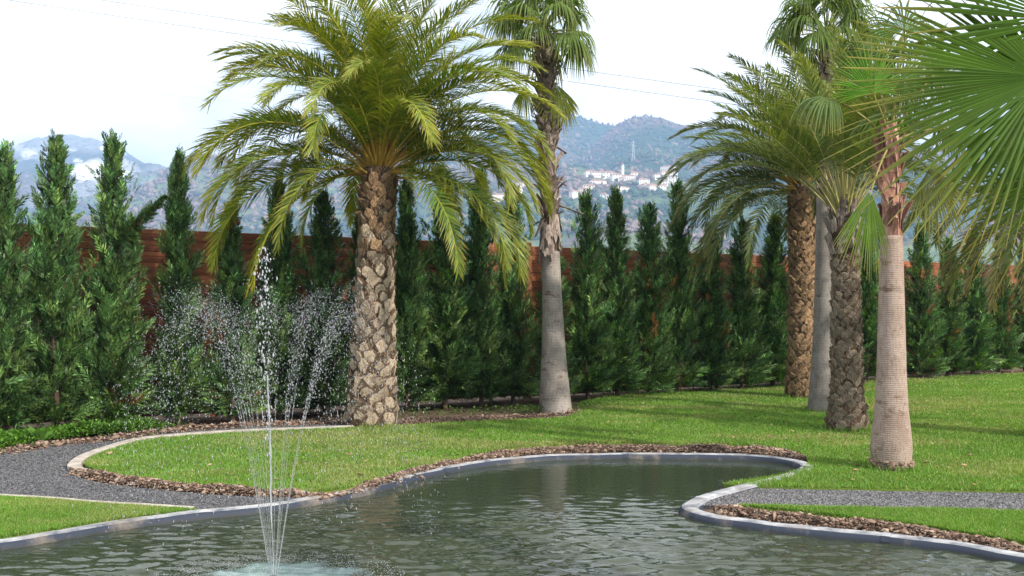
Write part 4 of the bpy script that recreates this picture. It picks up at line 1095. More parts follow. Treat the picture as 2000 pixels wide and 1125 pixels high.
# ragged root crust at the foot
q = np.stack([0.19 * np.cos(np.linspace(0, 6.28, 260)), 0.19 * np.sin(np.linspace(0, 6.28, 260))], -1) * r0.uniform(0.95, 1.1, (260, 1))
put('root_crust', lumps(q, r0.uniform(-0.02, 0.10, 260), r0.uniform(0.01, 0.028, 260), np.array([[0.22, 0.15, 0.11]]) * r0.uniform(0.5, 1.5, (260, 1)), 77, 0.8, 'root_crust', M['clod'], (ICO_V, ICO_F)), palm, kind='stuff')
tb = np.array([0, 0, 3.5]); D0 = b[1]
def loc(px, py, d): return W(px, py, d) - b
br = (0.085, 0.20, 0.022)
for (hx, hy, hd, out, nr, R, sp, dr, colr) in (
        (1702, 182, -0.25, (-0.15, -0.1, 1), (0.1, -1, -0.1), 0.56, 190, 0.25, br),
        (1748, 168, -0.15, (0.6, 0.1, 0.7), (-0.2, -0.9, 0.3), 0.60, 210, 1.6, (0.07, 0.14, 0.025)),
        (1622, 190, -0.1, (-0.9, -0.2, 0.0), (0, -0.4, 0.9), 0.60, 210, 3.2, (0.095, 0.145, 0.045)),
        (1818, 150, 0.1, (0.8, 0.2, 0.3), (-0.3, -0.5, 0.8), 0.62, 230, 2.6, (0.09, 0.13, 0.04)),
        (1790, 112, 0.25, (0.4, 0.4, 0.8), (0, -0.8, 0.6), 0.62, 220, 1.8, (0.08, 0.14, 0.03)),
        (1700, 372, -0.35, (-0.10, -0.1, -1), (0.2, -1, 0.1), 0.92, 62, 0.1, (0.105, 0.18, 0.03)),
        (1815, 330, 0.3, (0.35, 0, -0.9), (0.1, -1, 0.2), 0.85, 100, 0.6, (0.14, 0.15, 0.05)),
        (1700, 110, 0.35, (-0.5, 0.3, 0.7), (0, -0.7, 0.6), 0.6, 220, 1.7, (0.08, 0.13, 0.035)),
        (1850, 250, 0.1, (0.9, 0, -0.3), (0.1, -0.5, 0.8), 0.6, 210, 2.2, (0.08, 0.12, 0.035)),
        (1765, 60, 0.0, (0.1, 0.3, 0.9), (0, -0.9, 0.3), 0.62, 220, 1.2, (0.09, 0.16, 0.03)),
        (1730, 225, 0.5, (0.0, 0.9, 0.3), (0, -0.3, 0.9), 0.6, 220, 2.0, (0.07, 0.12, 0.03))):
    fan(palm, tb + np.array([0, 0, -0.08]), loc(hx, hy, D0 + hd), out, nr, R, r0, sp, 42 if sp > 150 else 28, dr, 0.52, 0.25, colr, (0.34, 0.27, 0.11), 0.15, 0.010, (0.24, 0.20, 0.05))

# ------------------------------------------------------------------ near fan palm reaching in from the right
r0 = np.random.default_rng(107)
b = np.array([3.15, 4.35, 0.0])
palm = thing('fan_palm', tuple(b), 'near fan palm whose large green fan leaves reach in at the upper right corner', 'palm tree', 'palms on the lawn')
rf = trunk_obj(palm, [(-0.1, 0.22), (0.2, 0.21), (0.6, 0.17), (1.3, 0.14), (2.05, 0.12), (2.2, 0.08)], M['pink_trunk'], None, 0.012, 28, 12)
stud(palm, btr, (1.7, 2.15), 4, 6, lambda z: 0.105, lambda f, q: (0.12, 0.15 * q.uniform(0.8, 1.2), 0.26 * q.uniform(0.8, 1.3)), r0)
tb = np.array([0, 0, 2.15])
gr = (0.050, 0.108, 0.009)
for (hx, hy, d, out, nr, R, sp, dr, ns, spl, colr) in (
        (2050, 160, 3.75, (-1, 0.05, 0.14), (-0.1, -0.9, 0.45), 0.74, 160, 0.05, 40, 0.52, gr),
        (2040, 150, 3.45, (-0.76, -0.05, -0.52), (-0.25, -0.8, 0.5), 0.78, 125, 0.14, 34, 0.36, (0.050, 0.108, 0.012)),
        (2065, 170, 3.55, (-0.36, -0.1, -0.92), (-0.5, -0.8, 0.2), 0.68, 120, 0.12, 32, 0.36, (0.048, 0.105, 0.012)),
        (2075, 40, 3.9, (-0.78, 0.1, 0.55), (0, -0.9, 0.4), 0.74, 180, 0.06, 40, 0.5, (0.044, 0.105, 0.010)),
        (2095, 330, 3.9, (-0.6, 0, -0.75), (-0.3, -0.8, 0.5), 0.55, 150, 0.2, 34, 0.4, (0.044, 0.09, 0.012)),
        (2330, 150, 4.3, (0.9, 0.1, 0.3), (0, -0.4, 0.9), 0.75, 220, 0.8, 40, 0.5, gr),
        (2270, -20, 4.6, (0.4, 0.4, 0.9), (0, -0.8, 0.4), 0.75, 220, 0.6, 40, 0.5, gr)):
    fan(palm, tb, W(hx, hy, d) - b, out, nr, R, r0, sp, ns, dr, spl, 0.18, colr, (0.40, 0.30, 0.10), 0.12, 0.012, (0.17, 0.23, 0.04), fold=0.3, gap=0.98, broken=0.10)

# ------------------------------------------------------------------ date palm just outside the right edge, its fronds hanging in
r0 = np.random.default_rng(108)
pb = W(2062, 600, 13.0); pb[2] = 0
palm = thing('date_palm', tuple(pb), 'low date palm at the right frame edge with drooping dry tipped fronds', 'palm tree', 'palms on the lawn')
rf = trunk_obj(palm, [(-0.1, 0.3), (0.3, 0.27), (1.5, 0.23), (2.7, 0.24), (2.95, 0.18)], M['core'], None, 0.03, 24, 14)
stud(palm, sc2, (0.05, 2.75), 22, 10, lambda z: rf(z) - 0.01, lambda f, q: (0.08 * q.uniform(0.7, 1.2), 0.15 * q.uniform(0.85, 1.15), 0.15 * q.uniform(0.85, 1.2)), r0, None, (math.pi + 0.6, 0.1))
crown(palm, (0, 0, 2.85), 34, 0.2, r0, 80, 10, 60, 95, 1.8, 2.0, 'dull', 0.9, n=62, ll=0.32, lw=0.02, vee=0.4, hang=0.2, skip=lambda a, u: u < 0.35)
for az, e0, e1, L in ((3.2, 30, -70, 1.75), (3.7, 22, -86, 1.6), (-2.3, 24, -89, 1.9), (-2.8, 28, -80, 1.8), (2.9, 18, -75, 1.6), (-2.15, 8, -89, 2.3), (-2.5, 35, -89, 2.2)):
    add_frond(palm, az, e0, e1, L, r0, (0.15 * math.cos(az), 0.15 * math.sin(az), 2.85), palette='dry', n=60, ll=0.27, lw=0.02, power=0.7, hang=0.15)

# ------------------------------------------------------------------ low leafy cover and weeds under the left cypresses
def leaves(q, z0, hgt, size, col, seed, name, mat):
    r0 = np.random.default_rng(seed); n = len(q)
    a = r0.uniform(0, 6.28, n); el = r0.uniform(0.1, 1.2, n)
    d = np.stack([np.cos(a) * np.cos(el), np.sin(a) * np.cos(el), np.sin(el)], -1); sdv = np.stack([-np.sin(a), np.cos(a), 0 * a], -1)
    p = np.column_stack([q, z0 + hgt]); s = size[:, None]
    V = np.stack([p, p + d * s * 0.5 + sdv * s * 0.28, p + d * s + np.array([0, 0, -0.15]) * s, p + d * s * 0.5 - sdv * s * 0.28], 1)
    return mesh_np(name, V.reshape(-1, 3), np.arange(4 * n).reshape(-1, 4), np.repeat(col, 4, 0), (mat,))
r0 = np.random.default_rng(55)
line = smooth_line(gpoly([(-120, 886), (0, 868), (100, 852), (200, 843), (280, 838)]), 8)
n = 9000; u = r0.uniform(0, len(line) - 1.01, n); i = u.astype(int); q = line[i] + (line[i + 1] - line[i]) * (u - i)[:, None] + r0.normal(0, 0.22, (n, 2))
mound = 0.22 * vnoise(q[:, 0], q[:, 1], 0.4, 5)
put('ground_cover', leaves(q, 0.0, r0.random(n) * mound, r0.uniform(0.03, 0.075, n), np.array([[0.075, 0.17, 0.018]]) * r0.uniform(0.5, 1.5, (n, 1)), 56, 'ground_cover', M['grass']), label='bright green low leafy ground cover under the left cypresses', cat='ground cover', kind='stuff')
# broad-leaved weed
wp = G(80, 866); acc = Acc()
for k in range(13):
    a = k * GA; el = rad(35 + 45 * r0.random()); Ln = r0.uniform(0.22, 0.38)
    d = np.array([math.cos(a) * math.cos(el), math.sin(a) * math.cos(el), math.sin(el)]); sdv = np.array([-math.sin(a), math.cos(a), 0])
    s = np.linspace(0, 1, 5)[:, None]; c = d * Ln * s + np.array([0, 0, -0.08]) * s ** 2; w = np.array([0.006, 0.03, 0.042, 0.03, 0.002])[:, None]
    V = np.concatenate([c - sdv * w, c + sdv * w]); Q = np.array([[j, j + 1, j + 6, j + 5] for j in range(4)])
    acc.add(V, Q, np.array([0.09, 0.19, 0.03]) * r0.uniform(0.8, 1.2))
put('weed', acc.mesh('weed', (M['grass'],)), None, tuple(wp), 'broad leaved weed standing in the ground cover at far left', 'plant')
n = 2600; line = smooth_line(gpoly([(690, 820), (790, 815), (1000, 808), (1060, 806), (1130, 798), (1300, 771), (1540, 753)]), 8)
u = r0.uniform(0, len(line) - 1.01, n); i = u.astype(int); q = line[i] + (line[i + 1] - line[i]) * (u - i)[:, None] + r0.normal(0, 0.12, (n, 2))
put('weeds', leaves(q, 0.0, r0.random(n) * 0.12, r0.uniform(0.02, 0.06, n), np.array([[0.07, 0.14, 0.02]]) * r0.uniform(0.5, 1.5, (n, 1)), 57, 'weeds', M['grass']), label='sparse weeds along the foot of the cypress row', cat='weeds', kind='stuff')

# ------------------------------------------------------------------ bare winter trees behind the fence
def bare_tree(pos, H, seed, label):
    r0 = np.random.default_rng(seed); acc = Acc(); tips = []
    def grow(p, d, L, r, lev):
        k = 4; pts = [p]; dd = d
        for j in range(k):
            dd = unit(dd + r0.normal(0, 0.16, 3) + np.array([0, 0, 0.05])); pts.append(pts[-1] + dd * L / k)
        tv, tq = tube(np.array(pts), np.linspace(r, r * 0.6, k + 1), 4 if lev else 6); acc.add(tv, tq)
        if lev >= 4: tips.extend(pts[2:]); return
        for j in range(3 if lev else 6):
            b0 = pts[r0.integers(2, k + 1)] if lev else pts[2 + j % 3]
            nd = unit(dd + r0.normal(0, 0.55, 3) + np.array([0, 0, 0.15]))
            grow(b0, nd, L * r0.uniform(0.55, 0.78), r * 0.55, lev + 1)
    grow(np.zeros(3), np.array([0, 0, 1.0]), H * 0.42, 0.06, 0)
    t = thing('bare_tree', tuple(pos), label, 'tree', 'bare trees behind the fence')
    put('trunk', acc.mesh('trunk', (M['bark'],)), t)
    tp = np.array(tips); tp = np.repeat(tp, 2, 0) + r0.normal(0, 0.03, (len(tp) * 2, 3))
    put('crown', lumps(tp[:, :2], tp[:, 2], r0.uniform(0.008, 0.02, len(tp)), np.array([[0.42, 0.26, 0.11]]) * r0.uniform(0.6, 1.3, (len(tp), 1)), seed, 1.0, 'crown', M['stone']), t)
for px, ty, d, sd, lab in ((655, 335, 21.0, 61, 'bare tree with tan buds behind the fence, left of the main palm trunk'), (585, 348, 22.5, 62, 'second bare tree behind the fence, half hidden by palm fronds')):
    p0 = W(px, 600, d); p0[2] = 0
    bare_tree(p0, (EYE + (HORIZON - ty) / FOC * d) * 0.80, sd, lab)

# ------------------------------------------------------------------ fountain
m, N, L = new_mat('falling_water')
p, o = principled(N, L, 0.08, 0.5); p.inputs['Base Color'].default_value = (0.90, 0.93, 0.97, 1)
p.inputs['Transmission Weight'].default_value = 0.6; p.inputs['IOR'].default_value = 1.33
M['drop'] = m
m, N, L = new_mat('thin_jet')
p, o = principled(N, L, 0.05, 0.5); p.inputs['Base Color'].default_value = (0.92, 0.96, 0.97, 1)
p.inputs['Transmission Weight'].default_value = 0.8; p.inputs['IOR'].default_value = 1.33
M['jet'] = m
m, N, L = new_mat('nozzle_metal')
p, o = principled(N, L, 0.35, 0.5); p.inputs['Base Color'].default_value = (0.12, 0.12, 0.13, 1); p.inputs['Metallic'].default_value = 0.8
M['metal'] = m
r0 = np.random.default_rng(400)
ft = thing('fountain', (FX, FY, WATER_Z), 'fountain jets and spray rising from the pond at the left', 'fountain')
V, F = lathe([(-0.4, 0.03), (-0.02, 0.03), (0.0, 0.05), (0.03, 0.05), (0.04, 0.03), (0.07, 0.012)], 16)
put('nozzle', mesh_np('nozzle', V, F, None, (M['metal'],), smooth=True), ft)
gacc = 9.81; VZ = 5.75
drops_p, drops_v, drops_s = [], [], []
NJ = 18
for k in range(NJ):
    a = k / NJ * 6.283 + r0.normal(0, 0.05); vr = r0.uniform(0.66, 0.92); vz = VZ * r0.uniform(0.97, 1.03)
    dirh = np.array([math.cos(a), math.sin(a)])
    t = np.linspace(0, r0.uniform(0.21, 0.27), 14)
    pt = np.column_stack([dirh[0] * (0.02 + vr * t), dirh[1] * (0.02 + vr * t), 0.05 + vz * t - 0.5 * gacc * t * t])
    tv, tq = tube(pt, np.interp(t, [0, t[-1]], [0.0019, 0.0009]), 5)
    put('jet', mesh_np('jet', tv, tq, None, (M['jet'],), smooth=True), ft)
    nd = 1100
    td = 0.2 + (r0.random(nd) ** 0.9) * 0.88
    sp = np.clip(td - 0.2, 0, 1) * 0.22
    hx = dirh * (0.02 + vr * td)[:, None] * (1 + 0.0 * td)[:, None] + r0.normal(0, 1, (nd, 2)) * (sp * 0.6)[:, None]
    hz = 0.05 + vz * td - 0.5 * gacc * td * td + r0.normal(0, 1, nd) * sp * 0.5
    ok = hz > 0.08
    drops_p.append(np.column_stack([hx, hz])[ok]); drops_v.append(np.column_stack([np.tile(dirh * vr, (nd, 1)), vz - gacc * td])[ok])
    drops_s.append((r0.gamma(2.0, 0.00055, nd).clip(0.0006, 0.0026))[ok])
# tall centre jet, breaking up towards its top
zt = np.linspace(0.05, 1.32, 22); lx = -0.026 * zt
tv, tq = tube(np.column_stack([lx + 0.004 * np.sin(zt * 9) + r0.normal(0, 0.0015, len(zt)), 0.003 * np.cos(zt * 11), zt]), np.interp(zt, [0, 0.8, 1.32], [0.0022, 0.0075, 0.005]) * r0.uniform(0.6, 1.4, len(zt)), 7)
put('centre_jet', mesh_np('centre_jet', tv, tq, None, (M['drop'],), smooth=True), ft)
nd = 420; z = 0.75 + 1.38 * r0.random(nd) ** 0.7; wdt = np.interp(z, [0.7, 1.2, 1.6, 2.0, 2.13], [0.005, 0.014, 0.034, 0.034, 0.014])
cp = np.column_stack([-0.026 * z - 0.012 + r0.normal(0, 1, nd) * wdt, r0.normal(0, 1, nd) * wdt, z])
cs = r0.gamma(2.0, 0.0015, nd).clip(0.001, 0.007)
acc_p = np.vstack(drops_p + [cp]); acc_v = np.vstack(drops_v + [np.tile([0, 0, 3.0], (nd, 1)) * r0.uniform(0.2, 1, (nd, 1))]); acc_s = np.concatenate(drops_s + [cs])
def drop_mesh(P, Vv, S, name):
    n = len(P); t = unit(Vv + 1e-6); a = unit(np.cross(t, [0.3, 0.9, 0.1])); b_ = np.cross(t, a)
    st = 1.0 + 0.75 * np.linalg.norm(Vv, axis=1).clip(0, 4)
    VV = P[:, None] + S[:, None, None] * (OCT_V[None, :, 0:1] * a[:, None] + OCT_V[None, :, 1:2] * b_[:, None] + OCT_V[None, :, 2:3] * (t * st[:, None])[:, None])
    return mesh_np(name, VV.reshape(-1, 3), (OCT_F[None] + (np.arange(n) * 6)[:, None, None]).reshape(-1, 3), None, (M['drop'],), smooth=True)
put('spray', drop_mesh(acc_p, acc_v, acc_s, 'spray'), ft, kind='stuff')
# splashes hopping on the pond round the nozzle
nd = 5000; rr = 0.85 * np.sqrt(r0.random(nd)); a = r0.uniform(0, 6.28, nd)
sp_ = np.column_stack([rr * np.cos(a), rr * np.sin(a), r0.exponential(0.010, nd) + 0.001])
put('splash', drop_mesh(sp_, np.tile([0, 0, 0.6], (nd, 1)), r0.uniform(0.001, 0.0028, nd), 'splash'), ft, kind='stuff')

# ------------------------------------------------------------------ hills, mountain, village
def hill(name, ridge_px, Dr, d0, y0, seed, colfun, amp, px_range=(-500, 2500), npx=300, nd=70, drop=0.35, pw=0.8, rug=0.10):
    rp = np.array(ridge_px, float)
    px = np.linspace(*px_range, npx); yr = np.interp(px, rp[:, 0], rp[:, 1])
    ker = np.ones(5) / 5; yr = np.convolve(np.pad(yr, 2, 'edge'), ker, 'valid')
    d = np.concatenate([np.linspace(d0, Dr, nd), Dr * (1 + np.linspace(0.03, 0.30, 7))])
    PX, DD = np.meshgrid(px, d, indexing='ij')
    u = np.clip((DD - d0) / (Dr - d0), 0, 1)
    yy = y0 + (yr[:, None] - y0) * u ** pw
    XX = (PX - 1000) / FOC * DD
    nz = fbm(XX + 9000, DD + 500, 420, seed, 6) - 0.5
    ZZ = EYE + (HORIZON - yy) / FOC * DD + nz * amp * np.sin(np.pi * np.clip(u, 0, 1)) ** 0.8
    rg = 1 - np.abs(2 * fbm(XX + 9000, DD * 0.55 + 700, 620, seed + 40, 3) - 1)
    ZZ += (rg - 0.75) * amp * 1.5 * np.sin(np.pi * np.clip(u, 0, 1)) ** 0.8
    crag = fbm(XX + 9000, DD * 0.7 + 900, 70, seed + 20, 3) - 0.5
    ZZ += crag * amp * rug
    back_ = DD > Dr
    ZZ = np.where(back_, ZZ - (DD - Dr) * drop, ZZ)
    V = np.stack([XX, DD, ZZ], -1).reshape(-1, 3)
    n2 = len(d); i = (np.arange(npx - 1)[:, None] * n2 + np.arange(n2 - 1)[None]).ravel()
    Q = np.stack([i, i + n2, i + n2 + 1, i + 1], -1)
    C = colfun(V, PX.ravel(), yy.ravel())
    o = put(name, mesh_np(name, V, Q, C, (M['land'],), smooth=True), kind='structure')
    def z_at(pxq, dq):
        pi = np.clip((np.asarray(pxq) - px[0]) / (px[1] - px[0]), 0, npx - 1.001); di = np.interp(dq, d, np.arange(n2)); di = np.clip(di, 0, n2 - 1.001)
        a, bq = pi.astype(int), di.astype(int); fa, fb = pi - a, di - bq
        return (ZZ[a, bq] * (1 - fa) + ZZ[a + 1, bq] * fa) * (1 - fb) + (ZZ[a, bq + 1] * (1 - fa) + ZZ[a + 1, bq + 1] * fa) * fb
    def d_at(pxq, yq):
        y_r = np.interp(pxq, px, yr); uu = np.clip((yq - y0) / (y_r - y0), 0, 1) ** (1 / pw)
        return d0 + uu * (Dr - d0)
    return o, z_at, d_at, (px, yr)
m, N, L = new_mat('land')
p, o = principled(N, L, 0.95, 0.1)
at = N.new('ShaderNodeAttribute'); at.attribute_name = 'Col'
nz = noise_node(N, L, 0.05, 6, 0.7); r = ramp(N, L, nz.outputs[0], [(0.3, (0.45, 0.45, 0.45)), (0.7, (1.5, 1.5, 1.5))])
mx = N.new('ShaderNodeVectorMath'); mx.operation = 'MULTIPLY'; L.new(at.outputs['Color'], mx.inputs[0]); L.new(r.outputs[0], mx.inputs[1]); L.new(mx.outputs[0], p.inputs['Base Color'])
bp = bump(N, L, nz.outputs[0], 1.0, 14.0); L.new(bp.outputs[0], p.inputs['Normal'])
M['land'] = m
BRN, GRN, FLD, ROCK = np.array([0.15, 0.105, 0.085]), np.array([0.025, 0.06, 0.022]), np.array([0.15, 0.20, 0.07]), np.array([0.27, 0.27, 0.27])
def wood_col(V, px, y):
    k = fbm(V[:, 0] + 9000, V[:, 1], 260, 91, 4); k = np.clip((k - 0.42) * 6, 0, 1)[:, None]
    c = BRN * (1 - k) + GRN * k
    f = np.clip((y - 325) / 15, 0, 1) * np.clip(fbm(V[:, 0] + 9000, V[:, 1], 110, 95, 3) * 5 - 2.2, 0, 1)
    c = c * (1 - f[:, None]) + FLD * f[:, None]
    for (cx_, cy_, rx_, ry_) in ((305, 352, 26, 9), (285, 362, 16, 6), (60, 395, 22, 5)):
        w_ = np.clip((1 - ((px - cx_) / rx_) ** 2 - ((y - cy_) / ry_) ** 2) * 3 + (fbm(V[:, 0] + 9000, V[:, 1], 60, 78, 3) - 0.5) * 5, 0, 1)[:, None] * (np.abs(px - cx_) < rx_ * 1.4)[:, None]
        c = c * (1 - w_) + np.array([0.8, 0.79, 0.76]) * w_
    return c
def rock_col(V, px, y):
    k = np.clip((fbm(V[:, 0] + 9000, V[:, 2] * 1.6, 330, 97, 4) - 0.52) * 9, 0, 1)[:, None]
    q = np.clip((fbm(V[:, 0] * 1.3 + V[:, 2] * 1.2 + 9000, V[:, 2] * 0.7 - V[:, 0] * 0.4 + 9000, 190, 99, 3) - 0.57) * 14, 0, 1)[:, None]
    c = ROCK * (1 - k) + np.array([0.07, 0.075, 0.07]) * k
    edge_ = 9 * (fbm(V[:, 0] + 9000, V[:, 2], 60, 77, 3) - 0.5)
    for (cx_, cy_, rx_, ry_, sl_) in ((52, 291, 34, 11, 0.35), (165, 322, 30, 10, 0.6), (252, 322, 24, 7, 0.5), (205, 300, 12, 6, 0.8), (120, 330, 22, 8, 0.4)):
        dx_ = (px - cx_) / rx_; dy_ = (y - cy_ - sl_ * (px - cx_)) / ry_
        q = np.maximum(q, (np.clip((1 - dx_ ** 2 - dy_ ** 2) * 2 + edge_ * 0.3, 0, 1) * np.clip((fbm(V[:, 0] + V[:, 2] * 1.3 + 9000, (V[:, 2] - V[:, 0]) * 0.25 + 9000, 30, 79, 4) - 0.43) * 7, 0, 1))[:, None])
    return c * (1 - q) + np.array([0.9, 0.89, 0.87]) * q
hill('mountain', [(-500, 300), (-100, 285), (0, 283), (30, 278), (60, 271), (100, 269), (150, 268), (190, 274), (215, 285), (250, 305), (300, 328), (340, 345), (420, 380), (520, 430), (700, 520)], 3200, 2100, 500, 5, rock_col, 150, (-520, 720), 520, 110, rug=0.32)
_, zA, dA, ridA = hill('hill', [(-500, 352), (0, 347), (80, 335), (130, 323), (190, 334), (280, 337), (340, 327), (500, 322), (700, 318), (900, 275), (985, 246), (1050, 236), (1105, 221), (1140, 231), (1180, 243), (1300, 252), (1600, 300), (2500, 330)], 2700, 900, 540, 6, wood_col, 150)
_, zB, dB, ridB = hill('hill', [(-500, 560), (400, 540), (700, 470), (900, 430), (1020, 386), (1080, 348), (1130, 310), (1180, 264), (1215, 236), (1250, 224), (1290, 229), (1340, 247), (1420, 254), (1500, 262), (1700, 280), (2000, 300), (2500, 322)], 2300, 800, 560, 7, wood_col, 90, (380, 2500), 260, 70)
# woods on the slopes
def woods(z_at, d_at, rid, n, seed, px0, px1, ylow, label, smin, smax):
    r0 = np.random.default_rng(seed)
    px = r0.uniform(px0, px1, n); yr = np.interp(px, rid[0], rid[1])
    y = yr + (ylow - yr) * r0.random(n) ** 0.9; ok = y > yr + 0.2; px, y = px[ok], y[ok]
    d = d_at(px, y); x = (px - 1000) / FOC * d; z = z_at(px, d)
    k = fbm(x + 9000, d, 260, 91, 4); gre = r0.random(len(px)) < np.clip((k - 0.40) * 5, 0.08, 0.92)
    keep = (y < 332) | (r0.random(len(px)) < np.where((px > 1100) & (px < 1335) & (y < 400), 0.22, 0.5)); px, d, x, z, gre = px[keep], d[keep], x[keep], z[keep], gre[keep]
    col = np.where(gre[:, None], GRN * 1.0, BRN * 1.15) * r0.uniform(0.55, 1.5, (len(px), 1))
    put('woods', lumps(np.stack([x, d], -1), z + 2.0, r0.uniform(smin, smax, len(px)), col, seed, 0.95, 'woods', M['stone'], smooth=True), label=label, cat='woods', kind='stuff')
woods(zB, dB, ridB, 20000, 301, 860, 2150, 480, 'hazy woods covering the right hill above the village', 2.6, 5.5)
woods(zA, dA, ridA, 18000, 302, -150, 1300, 470, 'hazy woods covering the long hill behind the palms', 3.0, 6.5)

# village houses on the lower slope
m, N, L = new_mat('house_wall')
p, o = principled(N, L, 0.85, 0.2); oi = N.new('ShaderNodeObjectInfo')
r = ramp(N, L, oi.outputs['Random'], [(0.0, (0.78, 0.70, 0.58)), (0.35, (0.84, 0.80, 0.74)), (0.7, (0.80, 0.66, 0.52)), (1.0, (0.88, 0.86, 0.82))]); L.new(r.outputs[0], p.inputs['Base Color']); M['wall'] = m
M['roof'] = rough_mat('house_roof', [(0.3, (0.28, 0.13, 0.08)), (0.7, (0.42, 0.24, 0.16))], 0.4, 0.9, 2.0, 0.3, 0.05)
M['shutter'] = rough_mat('house_window', [(0.3, (0.05, 0.05, 0.05)), (0.7, (0.09, 0.09, 0.09))], 1.0, 0.5, 2.0, 0.1, 0.02)
def house_parts(w, dp, h, rh):
    V = np.array([[x, y, z] for z in (-3.0, h) for (x, y) in ((-w / 2, -dp / 2), (w / 2, -dp / 2), (w / 2, dp / 2), (-w / 2, dp / 2))])
    Wl = mesh_np('wall', V, np.array([[0, 1, 5, 4], [1, 2, 6, 5], [2, 3, 7, 6], [3, 0, 4, 7], [4, 5, 6, 7]]), None, (M['wall'],))
    e = 0.5; R_ = np.array([[-w / 2 - e, -dp / 2 - e, h + 0.02], [w / 2 + e, -dp / 2 - e, h + 0.02], [w / 2 + e, dp / 2 + e, h + 0.02], [-w / 2 - e, dp / 2 + e, h + 0.02], [-w * 0.28, 0, h + rh], [w * 0.28, 0, h + rh]])
    me = bpy.data.meshes.new('roof'); me.from_pydata(R_.tolist(), [], [(0, 1, 5, 4), (1, 2, 5), (2, 3, 4, 5), (3, 0, 4), (3, 2, 1, 0)]); me.materials.append(M['roof'])
    wv = []
    for fl in range(max(1, int(h // 3))):
        for k in range(max(2, int(w // 3.2))):
            x = -w / 2 + (k + 0.5) * w / max(2, int(w // 3.2)); z = 1.2 + fl * 3.0
            wv.append((x, z))
    wm = mesh_np('window', np.array([[-0.5, -0.06, 0], [0.5, -0.06, 0], [0.5, -0.06, 1.4], [-0.5, -0.06, 1.4], [-0.5, 0.02, 0], [0.5, 0.02, 0], [0.5, 0.02, 1.4], [-0.5, 0.02, 1.4]]), np.array([[0, 1, 2, 3], [0, 4, 5, 1], [2, 6, 7, 3], [0, 3, 7, 4], [1, 5, 6, 2]]), None, (M['shutter'],))
    return Wl, me, wv, wm, dp
H_ = [house_parts(11, 9, 6.3, 2.2), house_parts(15, 10, 6.2, 2.4), house_parts(9, 8, 6.8, 2.0), house_parts(20, 10, 5.8, 2.2)]
def seen_depth(px, py):
    dd = np.linspace(820, 2290, 600); zz_ = np.maximum(zB(np.full(600, float(px)), dd), zA(np.full(600, float(px)), dd)); yy_ = HORIZON - (zz_ - EYE) * FOC / dd
    k_ = int(np.argmax(yy_ <= py)); return float(dd[k_]), float(zz_[k_])
houses = [  # px, py, type, label
    (1168, 346, 3, 'long cream house in the upper row of the hillside village, left end'), (1188, 349, 1, 'cream house in the upper village row, second from the left'),
    (1150, 345, 0, 'small pale house at the left end of the upper village row'), (1204, 352, 1, 'house in the upper village row left of the church tower'),
    (1228, 353, 3, 'long house in the upper village row right of the church tower'), (1240, 348, 0, 'small house high in the upper village row, middle'),
    (1296, 347, 0, 'house at the right end of the upper village row, lower one'), (1312, 346, 1, 'rightmost house of the upper village row'),
    (1282, 351, 2, 'narrow house near the right end of the upper village row'), (1305, 335, 3, 'long pale building above the village, right'),
    (1257, 360, 1, 'bright white house in the middle of the village'), (1167, 364, 3, 'pale long house below the upper row, left'),
    (1150, 372, 1, 'cream house on the lower left of the village'), (1138, 379, 0, 'small house at the lower left of the village'),
    (1213, 376, 3, 'large yellowish house low in the middle of the village'), (1275, 374, 1, 'pale house low in the village, right of the middle'),
    (1294, 373, 2, 'pale narrow house low in the village near the right palm fronds'), (1122, 385, 0, 'small isolated house left below the village'),
    (1214, 358, 2, 'small house just below the church tower'), (1262, 371, 0, 'small house low in the village between two larger ones'),
    (1296, 364, 0, 'small house in the right part of the village'), (1180, 391, 2, 'isolated house on the slope below the village'),
    (1017, 367, 1, 'pale house seen left of the grey fan palm'), (976, 392, 3, 'long pinkish house seen below the main palm fronds'),
    (1010, 378, 0, 'small pale house beside the grey fan palm trunk'), (1312, 358, 2, 'small house at the far right of the village'), (1090, 395, 0, 'small house right beside the shaggy palm trunk')]
for k, (px, py, ty, lab) in enumerate(houses):
    d, z = seen_depth(px, py); x = (px - 1000) / FOC * d
    t = thing('house', (x, d, z), lab, 'house', 'houses of the hillside village')
    t.rotation_euler = (0, 0, random.uniform(-0.5, 0.5)); s = random.uniform(1.0, 1.3) * (d / 1500) ** 0.5; t.scale = (s, s, s)
    Wl, rf_, wv, wm, dp = H_[ty]
    put('wall', Wl, t); put('roof', rf_, t)
    for (x_, z_) in wv: put('window', wm, t, (x_, -dp / 2, z_))
# church tower
d, z = seen_depth(1216, 350); x = (1216 - 1000) / FOC * d
t = thing('church_tower', (x, d, z), 'slim pale bell tower rising over the hillside village', 'tower')
V, F = lathe([(-3, 2.4), (0, 2.4), (17, 2.4), (17.1, 2.8), (17.8, 2.8), (18, 2.2), (21, 2.0)], 4); put('shaft', mesh_np('shaft', V, F, None, (M['wall'],)), t)
V, F = lathe([(21, 2.4), (26, 0.1)], 4); put('spire', mesh_np('spire', V, F, None, (M['roof'],)), t)
